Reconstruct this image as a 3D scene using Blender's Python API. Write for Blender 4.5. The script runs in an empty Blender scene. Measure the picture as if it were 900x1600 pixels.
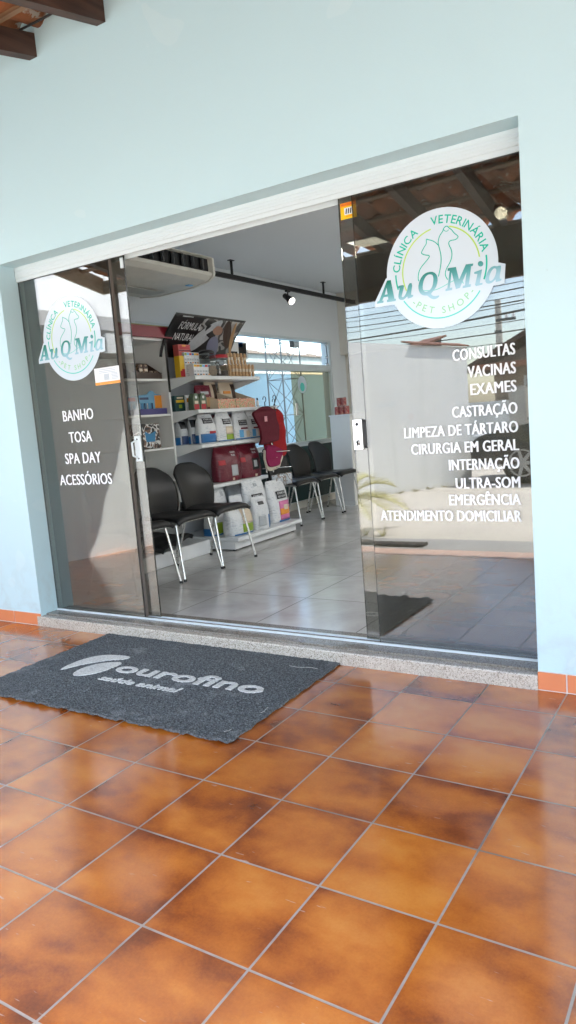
import bpy, bmesh, math, random
from mathutils import Vector, Matrix
random.seed(7)
scene = bpy.context.scene
COL = scene.collection
rad = math.radians

# ---------------------------------------------------------------- camera
cam_d = bpy.data.cameras.new("camera")
cam = bpy.data.objects.new("camera", cam_d)
COL.objects.link(cam)
CX = Vector((0.845444, 0.528161, -0.079185))
CYd = Vector((0.001137, -0.150049, -0.988678))
CZ = Vector((-0.534062, 0.835782, -0.127459))
m = Matrix((CX, -CYd, -CZ)).transposed().to_4x4()
m.translation = Vector((1.52099, -2.87970, 1.16732))
cam.matrix_world = m
cam_d.sensor_fit = 'VERTICAL'
cam_d.sensor_height = 36.0
cam_d.lens = 36.0 * 1125.99 / 1600.0
cam_d.clip_start = 0.05
cam_d.clip_end = 500
scene.camera = cam

# ---------------------------------------------------------------- light
SUN = Vector((0.50, -0.40, 1.0)).normalized()
SUN_EL = math.asin(SUN.z)
SUN_AZ = math.atan2(SUN.x, SUN.y)
world = bpy.data.worlds.new("World")
scene.world = world
world.use_nodes = True
wn = world.node_tree
wn.nodes.clear()
wo = wn.nodes.new('ShaderNodeOutputWorld')
wb = wn.nodes.new('ShaderNodeBackground')
sky = wn.nodes.new('ShaderNodeTexSky')
sky.sky_type = 'NISHITA'
sky.sun_disc = False
sky.sun_elevation = SUN_EL
sky.sun_rotation = SUN_AZ
sky.dust_density = 1.5
tc = wn.nodes.new('ShaderNodeTexCoord')
mp = wn.nodes.new('ShaderNodeMapping')
mp.inputs['Scale'].default_value = (1, 1, 3)
cl = wn.nodes.new('ShaderNodeTexNoise')
cl.inputs['Scale'].default_value = 2.2
cl.inputs['Detail'].default_value = 6
cr = wn.nodes.new('ShaderNodeValToRGB')
cr.color_ramp.elements[0].position = 0.45
cr.color_ramp.elements[1].position = 0.70
mixw = wn.nodes.new('ShaderNodeMixRGB')
mixw.inputs[2].default_value = (9, 9.2, 9.6, 1)
mulc = wn.nodes.new('ShaderNodeMath')
mulc.operation = 'MULTIPLY'
mulc.inputs[1].default_value = 0.6
L = wn.links.new
L(tc.outputs['Generated'], mp.inputs[0])
L(mp.outputs[0], cl.inputs['Vector'])
L(cl.outputs['Fac'], cr.inputs[0])
L(cr.outputs[0], mulc.inputs[0])
L(mulc.outputs[0], mixw.inputs[0])
L(sky.outputs[0], mixw.inputs[1])
L(mixw.outputs[0], wb.inputs[0])
wb.inputs[1].default_value = 0.15
L(wb.outputs[0], wo.inputs[0])

sun_d = bpy.data.lights.new("sun", 'SUN')
sun_d.energy = 3.4
sun_d.angle = rad(0.5)
sun_d.color = (1.0, 0.985, 0.96)
sun = bpy.data.objects.new("sun", sun_d)
COL.objects.link(sun)
sun.rotation_euler = SUN.to_track_quat('Z', 'Y').to_euler()
sun.location = (20, -15, 20)

scene.view_settings.view_transform = 'Standard'
scene.view_settings.look = 'None'
scene.view_settings.gamma = 1.0
scene.view_settings.use_curve_mapping = False
scene.view_settings.exposure = 2.88
scene.render.engine = 'CYCLES'
cy = scene.cycles
cy.max_bounces = 10
cy.diffuse_bounces = 5
cy.glossy_bounces = 5
cy.transmission_bounces = 6
cy.transparent_max_bounces = 28
cy.caustics_reflective = False
cy.caustics_refractive = False
cy.sample_clamp_indirect = 6.0
cy.use_denoising = True

# ---------------------------------------------------------------- materials
MATS = {}


class NT:
    def __init__(self, name):
        self.m = bpy.data.materials.new(name)
        self.m.use_nodes = True
        self.t = self.m.node_tree
        self.t.nodes.clear()
        self.out = self.n('ShaderNodeOutputMaterial')

    def n(self, typ, **kw):
        nd = self.t.nodes.new(typ)
        for k, v in kw.items():
            setattr(nd, k, v)
        return nd

    def l(self, a, b):
        self.t.links.new(a, b)

    def val(self, node, **kw):
        for k, v in kw.items():
            node.inputs[k.replace('_', ' ')].default_value = v
        return node

    def math(self, op, a, b=None, c=None):
        nd = self.n('ShaderNodeMath', operation=op)
        for i, x in enumerate((a, b, c)):
            if x is None:
                continue
            if isinstance(x, (int, float)):
                nd.inputs[i].default_value = x
            else:
                self.l(x, nd.inputs[i])
        return nd.outputs[0]

    def mix(self, fac, a, b, blend='MIX'):
        nd = self.n('ShaderNodeMixRGB', blend_type=blend)
        for i, x in enumerate((fac, a, b)):
            if isinstance(x, (int, float)):
                nd.inputs[i].default_value = x
            elif isinstance(x, (tuple, list)):
                nd.inputs[i].default_value = tuple(x) + ((1,) if len(x) == 3 else ())
            else:
                self.l(x, nd.inputs[i])
        return nd.outputs[0]

    def noise(self, scale, detail=3, rough=0.55, vec=None, dist=0.0):
        nd = self.n('ShaderNodeTexNoise')
        nd.inputs['Scale'].default_value = scale
        nd.inputs['Detail'].default_value = detail
        nd.inputs['Roughness'].default_value = rough
        nd.inputs['Distortion'].default_value = dist
        if vec is not None:
            self.l(vec, nd.inputs['Vector'])
        return nd.outputs['Fac']

    def ramp(self, fac, stops):
        nd = self.n('ShaderNodeValToRGB')
        e = nd.color_ramp.elements
        e[0].position, e[0].color = stops[0][0], tuple(stops[0][1]) + (1,)
        e[1].position, e[1].color = stops[-1][0], tuple(stops[-1][1]) + (1,)
        for p, c in stops[1:-1]:
            x = e.new(p)
            x.color = tuple(c) + (1,)
        self.l(fac, nd.inputs[0])
        return nd.outputs[0]

    def bump(self, h, strength=0.3, dist=0.01):
        nd = self.n('ShaderNodeBump')
        nd.inputs['Strength'].default_value = strength
        nd.inputs['Distance'].default_value = dist
        self.l(h, nd.inputs['Height'])
        return nd.outputs[0]

    def pos(self):
        return self.n('ShaderNodeNewGeometry').outputs['Position']

    def obj(self):
        return self.n('ShaderNodeTexCoord').outputs['Object']

    def bsdf(self, color, rough=0.5, spec=0.5, metal=0.0, normal=None):
        b = self.n('ShaderNodeBsdfPrincipled')
        for k, x in (('Base Color', color), ('Roughness', rough), ('Metallic', metal), ('Specular IOR Level', spec)):
            if isinstance(x, (int, float)):
                b.inputs[k].default_value = x
            elif isinstance(x, (tuple, list)):
                b.inputs[k].default_value = tuple(x) + (1,)
            else:
                self.l(x, b.inputs[k])
        if normal is not None:
            self.l(normal, b.inputs['Normal'])
        self.l(b.outputs[0], self.out.inputs[0])
        return b


def simple(name, col, rough=0.5, spec=0.5, metal=0.0, var=0.12, scale=9.0, bump=0.0, bscale=60.0, coat=0.0):
    """plain surface with slight uneven tone and optional fine bump"""
    if name in MATS:
        return MATS[name]
    t = NT(name)
    o = t.obj()
    f = t.noise(scale, 4, 0.6, o)
    c = t.mix(f, tuple(max(0, x * (1 - var)) for x in col), tuple(min(1, x * (1 + var)) for x in col))
    nrm = None
    if bump:
        nrm = t.bump(t.noise(bscale, 3, 0.6, o), bump, 0.004)
    r = t.math('MULTIPLY_ADD', t.noise(scale * 2.3, 3, 0.6, o), 0.15, max(0.02, rough - 0.07)) if metal < 0.5 or rough > 0.2 else rough
    b = t.bsdf(c, r, spec, metal, nrm)
    if coat:
        b.inputs['Coat Weight'].default_value = coat
        b.inputs['Coat Roughness'].default_value = 0.05
    MATS[name] = t.m
    return t.m


def emit(name, col, strength):
    t = NT(name)
    e = t.n('ShaderNodeEmission')
    e.inputs[0].default_value = tuple(col) + (1,)
    e.inputs[1].default_value = strength
    t.l(e.outputs[0], t.out.inputs[0])
    return t.m


def glass(name, tint, boost=1.0, wave=0.0, dirt=0.0):
    """one glass surface: tinted see-through plus Fresnel mirror"""
    t = NT(name)
    tr = t.n('ShaderNodeBsdfTransparent')
    tr.inputs[0].default_value = tuple(tint) + (1,)
    gl = t.n('ShaderNodeBsdfGlossy')
    gl.inputs['Roughness'].default_value = 0.0
    gl.inputs[0].default_value = (1, 1, 1, 1)
    fr = t.n('ShaderNodeFresnel')
    fr.inputs[0].default_value = 1.52
    # both sides of a pane see the air-glass index
    geo = t.n('ShaderNodeNewGeometry')
    ior = t.math('MULTIPLY_ADD', geo.outputs['Backfacing'], 1 / 1.52 - 1.52, 1.52)
    t.l(ior, fr.inputs[0])
    fac = t.math('MINIMUM', t.math('MULTIPLY', fr.outputs[0], boost), 1.0)
    if wave:
        nrm = t.bump(t.noise(1.1, 1, 0.4, t.pos()), wave, 0.02)
        t.l(nrm, gl.inputs['Normal'])
    mx = t.n('ShaderNodeMixShader')
    t.l(fac, mx.inputs[0])
    t.l(tr.outputs[0], mx.inputs[1])
    t.l(gl.outputs[0], mx.inputs[2])
    last = mx.outputs[0]
    if dirt:
        df = t.n('ShaderNodeBsdfDiffuse')
        df.inputs[0].default_value = (0.75, 0.76, 0.76, 1)
        mpp = t.n('ShaderNodeMapping')
        mpp.inputs['Scale'].default_value = (7, 7, 1.6)
        t.l(t.pos(), mpp.inputs[0])
        sm = t.ramp(t.noise(1.0, 5, 0.65, mpp.outputs[0], 0.8), [(0, (0.15, 0.15, 0.15)), (0.42, (0.25, 0.25, 0.25)), (0.72, (1, 1, 1)), (1, (1, 1, 1))])
        m2 = t.n('ShaderNodeMixShader')
        t.l(t.math('MULTIPLY', sm, dirt), m2.inputs[0])
        t.l(last, m2.inputs[1])
        t.l(df.outputs[0], m2.inputs[2])
        last = m2.outputs[0]
    t.l(last, t.out.inputs[0])
    return t.m


def mat_wall():
    t = NT('blue_wall_paint')
    p = t.pos()
    big = t.noise(0.7, 3, 0.5, p)
    c = t.mix(big, (0.455, 0.620, 0.665), (0.480, 0.645, 0.688))
    # grime gathers in faint drifts low on the wall, with small scuffs and specks
    sz = t.n('ShaderNodeSeparateXYZ')
    t.l(p, sz.inputs[0])
    low = t.n('ShaderNodeMapRange')
    low.inputs['From Min'].default_value = 0.55
    low.inputs['From Max'].default_value = 0.06
    t.l(sz.outputs[2], low.inputs['Value'])
    gr = t.ramp(t.noise(9, 5, 0.65, p, 0.5), [(0, (0, 0, 0)), (0.46, (0, 0, 0)), (0.66, (1, 1, 1)), (1, (1, 1, 1))])
    c = t.mix(t.math('MULTIPLY', t.math('MULTIPLY', low.outputs[0], gr), 0.30), c, (0.36, 0.36, 0.32))
    sp = t.ramp(t.noise(38, 2, 0.5, p), [(0.0, (0, 0, 0)), (0.745, (0, 0, 0)), (0.78, (1, 1, 1)), (1, (1, 1, 1))])
    spm = t.math('MULTIPLY', sp, t.ramp(t.noise(1.7, 2, 0.5, p), [(0.0, (0, 0, 0)), (0.5, (0, 0, 0)), (0.62, (1, 1, 1)), (1, (1, 1, 1))]))
    c = t.mix(t.math('MULTIPLY', spm, 0.55), c, (0.30, 0.36, 0.36))
    patch = t.ramp(t.noise(3.1, 2, 0.4, p, 0.6), [(0.0, (0, 0, 0)), (0.70, (0, 0, 0)), (0.71, (1, 1, 1)), (1, (1, 1, 1))])
    c = t.mix(t.math('MULTIPLY', patch, 0.18), c, (0.62, 0.72, 0.73))
    roll = t.math('ADD', t.noise(5, 3, 0.6, p), t.math('MULTIPLY', t.noise(140, 2, 0.6, p), 0.25))
    t.bsdf(c, 0.55, 0.3, 0, t.bump(roll, 0.34, 0.006))
    return t.m


def tile_nodes(t, sx, sy, ox, oy, grout):
    p = t.pos()
    s = t.n('ShaderNodeSeparateXYZ')
    t.l(p, s.inputs[0])
    u = t.math('DIVIDE', t.math('SUBTRACT', s.outputs[0], ox), sx)
    v = t.math('DIVIDE', t.math('SUBTRACT', s.outputs[1], oy), sy)
    du = t.math('MULTIPLY', t.math('ABSOLUTE', t.math('SUBTRACT', t.math('FRACT', u), 0.5)), 2)
    dv = t.math('MULTIPLY', t.math('ABSOLUTE', t.math('SUBTRACT', t.math('FRACT', v), 0.5)), 2)
    d = t.math('MAXIMUM', du, dv)
    cu = t.math('FLOOR', u)
    cv = t.math('FLOOR', v)
    cell = t.n('ShaderNodeCombineXYZ')
    t.l(cu, cell.inputs[0])
    t.l(cv, cell.inputs[1])
    wn_ = t.n('ShaderNodeTexWhiteNoise', noise_dimensions='3D')
    t.l(cell.outputs[0], wn_.inputs['Vector'])
    g = t.n('ShaderNodeMapRange')
    g.inputs['From Min'].default_value = 1 - grout * 1.15
    g.inputs['From Max'].default_value = 1 - grout * 0.8
    t.l(d, g.inputs['Value'])
    return p, d, g.outputs[0], wn_.outputs['Value'], wn_.outputs['Color'], cell.outputs[0]


def mat_porch_tiles():
    t = NT('amber_glazed_tiles')
    p, d, g, rv, rc, cell = tile_nodes(t, 0.31, 0.31, 0.0, 0.0857, 0.019)
    off = t.n('ShaderNodeVectorMath', operation='SCALE')
    t.l(rc, off.inputs[0])
    off.inputs['Scale'].default_value = 37.0
    ad = t.n('ShaderNodeVectorMath', operation='ADD')
    t.l(p, ad.inputs[0])
    t.l(off.outputs[0], ad.inputs[1])
    mp_ = t.n('ShaderNodeMapping')
    mp_.inputs['Rotation'].default_value = (0, 0, 0.5)
    mp_.inputs['Scale'].default_value = (1, 1.7, 1)
    t.l(ad.outputs[0], mp_.inputs[0])
    n1 = t.noise(3.6, 3, 0.5, mp_.outputs[0], 0.25)
    n2 = t.noise(11, 4, 0.6, ad.outputs[0])
    n3 = t.noise(120, 3, 0.75, p)
    f = t.math('ADD', t.math('MULTIPLY', n1, 0.72), t.math('MULTIPLY', n2, 0.28))
    f = t.math('ADD', f, t.math('MULTIPLY', t.math('SUBTRACT', rv, 0.5), 0.14))
    f = t.math('ADD', f, t.math('MULTIPLY', t.math('SUBTRACT', n3, 0.5), 0.17))
    # the glaze is browner towards the tile rims, on some tiles more than on others
    sepc = t.n('ShaderNodeSeparateXYZ')
    t.l(rc, sepc.inputs[0])
    rim = t.math('MULTIPLY', t.math('POWER', d, 4), t.math('MULTIPLY_ADD', sepc.outputs[1], 0.13, 0.015))
    f = t.math('SUBTRACT', f, rim)
    c = t.ramp(f, [(0.22, (0.125, 0.025, 0.006)), (0.33, (0.26, 0.060, 0.010)), (0.43, (0.405, 0.108, 0.014)), (0.54, (0.52, 0.160, 0.021)), (0.70, (0.61, 0.225, 0.038))])
    gc = t.mix(t.noise(30, 3, 0.6, p), (0.20, 0.165, 0.13), (0.42, 0.37, 0.31))
    # a few grout joints are black with dirt
    dirt = t.ramp(t.noise(2.3, 3, 0.5, p), [(0, (0, 0, 0)), (0.56, (0, 0, 0)), (0.66, (1, 1, 1)), (1, (1, 1, 1))])
    gc = t.mix(t.math('MULTIPLY', dirt, 0.65), gc, (0.08, 0.07, 0.06))
    c = t.mix(g, c, gc)
    # dust scratches
    vor = t.n('ShaderNodeTexNoise')
    mp2 = t.n('ShaderNodeMapping')
    mp2.inputs['Scale'].default_value = (18, 95, 1)
    mp2.inputs['Rotation'].default_value = (0, 0, 0.8)
    t.l(p, mp2.inputs[0])
    t.l(mp2.outputs[0], vor.inputs['Vector'])
    vor.inputs['Scale'].default_value = 1.0
    sc = t.ramp(vor.outputs['Fac'], [(0, (0, 0, 0)), (0.69, (0, 0, 0)), (0.73, (1, 1, 1)), (1, (1, 1, 1))])
    scm = t.math('MULTIPLY', sc, t.ramp(t.noise(3.5, 2, 0.5, p), [(0, (0, 0, 0)), (0.5, (0, 0, 0)), (0.62, (0.5, 0.5, 0.5)), (1, (0.6, 0.6, 0.6))]))
    c = t.mix(scm, c, (0.55, 0.45, 0.36))
    sm = t.noise(3.0, 4, 0.65, p)
    r = t.math('ADD', t.math('MULTIPLY_ADD', sm, 0.20, 0.06), t.math('MULTIPLY', g, 0.55))
    h = t.math('ADD', t.math('MULTIPLY', g, -1.0), t.math('MULTIPLY', t.noise(11, 2, 0.5, p), 0.10))
    bs = t.bsdf(c, r, 0.9, 0, t.bump(h, 0.35, 0.003))
    bs.inputs['Coat Weight'].default_value = 0.45
    bs.inputs['Coat Roughness'].default_value = 0.13
    return t.m


def mat_shop_tiles():
    t = NT('grey_porcelain_tiles')
    p, d, g, rv, rc, cell = tile_nodes(t, 0.615, 0.60, -0.14, 0.215, 0.013)
    n = t.noise(3.2, 5, 0.6, p, 0.5)
    f = t.math('ADD', n, t.math('MULTIPLY', t.math('SUBTRACT', rv, 0.5), 0.12))
    c = t.ramp(f, [(0.3, (0.42, 0.405, 0.385)), (0.7, (0.58, 0.565, 0.54))])
    c = t.mix(g, c, (0.09, 0.08, 0.07))
    r = t.math('ADD', t.math('MULTIPLY_ADD', t.noise(5, 4, 0.6, p), 0.16, 0.10), t.math('MULTIPLY', g, 0.4))
    t.bsdf(c, r, 0.5, 0, t.bump(t.math('MULTIPLY', g, -1), 0.3, 0.002))
    return t.m


def mat_granite(name='speckled_granite', k=1.0):
    t = NT(name)
    p = t.pos()
    v = t.n('ShaderNodeTexVoronoi')
    v.inputs['Scale'].default_value = 230
    t.l(p, v.inputs['Vector'])
    w = t.n('ShaderNodeTexWhiteNoise')
    t.l(v.outputs['Position'], w.inputs['Vector'])
    c = t.ramp(w.outputs['Value'], [(0, (0.13, 0.115, 0.095)), (0.16, (0.36, 0.33, 0.28)), (0.5, (0.54, 0.51, 0.45)), (1, (0.70, 0.67, 0.61))])
    c = t.mix(t.math('MULTIPLY', t.noise(9, 3, 0.6, p), 0.5), c, (0.44, 0.41, 0.36))
    c = t.mix(1.0, c, (k, k * 0.98, k * 0.94), 'MULTIPLY')
    t.bsdf(c, t.math('MULTIPLY_ADD', t.noise(20, 3, 0.6, p), 0.2, 0.12), 0.5, 0)
    return t.m


def mat_rubber_mat(name, col, hi=1.9, soft=0.35, dusty=1.0):
    t = NT(name)
    o = t.obj()
    v = t.n('ShaderNodeTexVoronoi')
    v.inputs['Scale'].default_value = 130
    t.l(o, v.inputs['Vector'])
    n = t.noise(95, 3, 0.7, o)
    f = t.math('ADD', t.math('MULTIPLY', v.outputs['Distance'], 0.7), t.math('MULTIPLY', n, 0.5))
    c = t.ramp(f, [(0.25, tuple(min(0.85, x * hi) for x in col)), (0.48, col), (0.85, tuple(x * soft for x in col))])
    dust = t.ramp(t.noise(6.5, 4, 0.65, o), [(0, (0, 0, 0)), (0.56, (0, 0, 0)), (0.75, (0.45, 0.45, 0.45)), (1, (0.5, 0.5, 0.5))])
    c = t.mix(dust, c, (0.34, 0.35, 0.35))
    t.bsdf(c, 0.85, 0.25, 0, t.bump(t.math('MULTIPLY', f, -1), 0.9 if soft < 0.5 else 0.4, 0.006))
    return t.m


def mat_ground(name, a, b, scale=1.2, rough=0.9):
    t = NT(name)
    p = t.pos()
    f = t.math('ADD', t.math('MULTIPLY', t.noise(scale, 5, 0.6, p), 0.7), t.math('MULTIPLY', t.noise(scale * 22, 4, 0.7, p), 0.3))
    c = t.ramp(f, [(0.32, a), (0.68, b)])
    t.bsdf(c, rough, 0.3, 0, t.bump(t.noise(60, 3, 0.7, p), 0.4, 0.01))
    return t.m


def mat_plaster(name, a, b, stain=0.0, streak=True):
    t = NT(name)
    p = t.pos()
    c = t.mix(t.noise(0.9, 5, 0.6, p), a, b)
    if stain:
        mpp = t.n('ShaderNodeMapping')
        mpp.inputs['Scale'].default_value = (5, 5, 0.35)
        t.l(p, mpp.inputs[0])
        s = t.ramp(t.noise(1.0, 4, 0.6, mpp.outputs[0]), [(0, (0, 0, 0)), (0.5, (0, 0, 0)), (0.75, (1, 1, 1)), (1, (1, 1, 1))])
        c = t.mix(t.math('MULTIPLY', s, stain), c, tuple(x * 0.45 for x in a))
    t.bsdf(c, 0.8, 0.25, 0, t.bump(t.noise(45, 3, 0.6, p), 0.25, 0.006))
    return t.m


def mat_wood(name, a, b, axis=1):
    t = NT(name)
    o = t.pos()
    mpp = t.n('ShaderNodeMapping')
    sc = [26, 26, 26]
    sc[axis] = 1.6
    mpp.inputs['Scale'].default_value = sc
    t.l(o, mpp.inputs[0])
    f = t.noise(1.0, 5, 0.6, mpp.outputs[0], 0.4)
    c = t.ramp(f, [(0.3, a), (0.7, b)])
    t.bsdf(c, 0.55, 0.35, 0, t.bump(f, 0.2, 0.003))
    return t.m


def mat_roof_tile():
    t = NT('clay_roof_tile')
    p = t.pos()
    c = t.ramp(t.noise(4.5, 4, 0.6, p), [(0.3, (0.20, 0.065, 0.028)), (0.5, (0.36, 0.125, 0.05)), (0.7, (0.46, 0.19, 0.09))])
    s = t.ramp(t.noise(7.0, 4, 0.6, p, 0.8), [(0, (0, 0, 0)), (0.60, (0, 0, 0)), (0.63, (1, 1, 1)), (1, (1, 1, 1))])
    c = t.mix(t.math('MULTIPLY', s, 0.8), c, (0.58, 0.52, 0.44))
    t.bsdf(c, 0.8, 0.3, 0, t.bump(t.noise(40, 3, 0.6, p), 0.3, 0.006))
    return t.m


def mat_print(name, cols, scale=14.0, rough=0.35, stretch=(1, 1, 1)):
    """printed packaging: soft patches of several inks"""
    if name in MATS:
        return MATS[name]
    t = NT(name)
    o = t.obj()
    mpp = t.n('ShaderNodeMapping')
    mpp.inputs['Scale'].default_value = stretch
    t.l(o, mpp.inputs[0])
    f = t.noise(scale, 2, 0.5, mpp.outputs[0], 0.5)
    n = len(cols)
    nd = t.n('ShaderNodeValToRGB')
    nd.color_ramp.interpolation = 'CONSTANT'
    e = nd.color_ramp.elements
    lo, hi = 0.36, 0.64
    e[0].position, e[0].color = 0.0, tuple(cols[0]) + (1,)
    e[1].position, e[1].color = hi, tuple(cols[-1]) + (1,)
    for i in range(1, n - 1):
        x = e.new(lo + (hi - lo) * i / (n - 1))
        x.color = tuple(cols[i]) + (1,)
    t.l(f, nd.inputs[0])
    t.bsdf(nd.outputs[0], rough, 0.5, 0, t.bump(t.noise(22, 3, 0.6, o), 0.25, 0.01))
    MATS[name] = t.m
    return t.m


def mat_letter_gradient():
    t = NT('green_teal_letter_print')
    s = t.n('ShaderNodeSeparateXYZ')
    t.l(t.obj(), s.inputs[0])
    # letters fade along their height, following the slanted baseline
    h = t.math('SUBTRACT', s.outputs[2], t.math('MULTIPLY', s.outputs[0], 0.115))
    mr = t.n('ShaderNodeMapRange')
    mr.inputs['From Min'].default_value = -0.095
    mr.inputs['From Max'].default_value = 0.01
    t.l(h, mr.inputs['Value'])
    c = t.ramp(mr.outputs[0], [(0, (0.30, 0.50, 0.60)), (0.45, (0.10, 0.33, 0.34)), (1, (0.012, 0.16, 0.11))])
    t.bsdf(c, 0.12, 0.5)
    return t.m


M = {}
M['wall'] = mat_wall()
M['porch_tiles'] = mat_porch_tiles()
M['shop_tiles'] = mat_shop_tiles()
M['granite'] = mat_granite('pale_speckled_granite', 0.86)
M['granite_dark'] = mat_granite('brown_speckled_granite', 0.42)
M['mat'] = mat_rubber_mat('charcoal_loop_vinyl', (0.115, 0.127, 0.130))
M['matprint'] = mat_rubber_mat('pale_loop_vinyl', (0.62, 0.63, 0.60), 1.2, 0.72)
M['stripmat'] = mat_rubber_mat('brown_loop_vinyl', (0.05, 0.042, 0.034))
M['skirt'] = simple('salmon_skirting_tile', (0.60, 0.205, 0.085), 0.22, 0.5, 0, 0.12, 6)
M['edge_tile'] = simple('pink_edging_tile', (0.46, 0.30, 0.23), 0.4, 0.5, 0, 0.15, 4)
M['grout'] = simple('white_grout', (0.62, 0.60, 0.56), 0.8)
M['inner_wall'] = mat_plaster('pale_grey_inner_paint', (0.68, 0.71, 0.73), (0.72, 0.75, 0.77))
M['ceiling'] = mat_plaster('white_ceiling_paint', (0.70, 0.73, 0.75), (0.74, 0.77, 0.79))
M['cream_wall'] = mat_plaster('cream_inner_paint', (0.70, 0.66, 0.58), (0.74, 0.70, 0.63))
M['dark_green'] = simple('dark_green_dado_paint', (0.012, 0.045, 0.045), 0.45)
M['alu'] = simple('white_powder_coated_aluminium', (0.57, 0.63, 0.645), 0.32, 0.5, 0.0, 0.03, 3)
M['steel'] = simple('brushed_steel', (0.60, 0.60, 0.58), 0.28, 0.5, 1.0, 0.08, 20)
M['chrome'] = simple('polished_chrome', (0.72, 0.72, 0.72), 0.12, 0.5, 1.0, 0.04, 20)
M['black'] = simple('black_plastic', (0.006, 0.006, 0.0065), 0.36, 0.35, 0, 0.2)
M['black_metal'] = simple('matt_black_metal', (0.010, 0.010, 0.011), 0.5, 0.4, 0)
M['white_shelf'] = simple('white_enamelled_steel', (0.74, 0.75, 0.75), 0.3, 0.5, 0, 0.04, 4)
M['shelf_back'] = simple('grey_blue_shelf_panel', (0.42, 0.45, 0.50), 0.45, 0.5, 0, 0.05, 4)
M['white_lam'] = simple('white_laminate', (0.72, 0.72, 0.70), 0.3, 0.5, 0, 0.05, 4)
M['vinyl'] = simple('white_gloss_vinyl', (0.74, 0.76, 0.78), 0.10, 0.5, 0, 0.015, 4)
M['disc'] = simple('pale_blue_gloss_vinyl', (0.55, 0.635, 0.70), 0.06, 0.5, 0, 0.015, 4)
M['teal'] = simple('teal_print', (0.012, 0.42, 0.30), 0.10, 0.5, 0, 0.05)
M['aqua'] = simple('aqua_print', (0.10, 0.55, 0.48), 0.10, 0.5, 0, 0.05)
M['lime'] = simple('lime_print', (0.42, 0.62, 0.11), 0.10, 0.5, 0, 0.05)
M['pale_green'] = simple('pale_green_print', (0.27, 0.56, 0.30), 0.10, 0.5, 0, 0.05)
M['letters'] = mat_letter_gradient()
M['rafter'] = mat_wood('dark_stained_timber', (0.030, 0.014, 0.009), (0.085, 0.042, 0.028), 1)
M['batten'] = mat_wood('raw_batten_timber', (0.16, 0.085, 0.045), (0.30, 0.18, 0.10), 0)
M['fascia'] = mat_wood('pale_fascia_timber', (0.36, 0.28, 0.20), (0.50, 0.42, 0.32), 0)
M['roof_tile'] = mat_roof_tile()
M['glass'] = glass('smoked_glass', (0.60, 0.595, 0.56), 2.5, 0.02, 0.016)
M['clear_glass'] = glass('clear_glass', (0.93, 0.96, 0.95), 1.0)
M['olive_glass'] = glass('olive_film_glass', (0.62, 0.58, 0.46), 1.0)
M['glass_edge'] = simple('dark_glass_edge', (0.02, 0.022, 0.02), 0.25)

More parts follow.
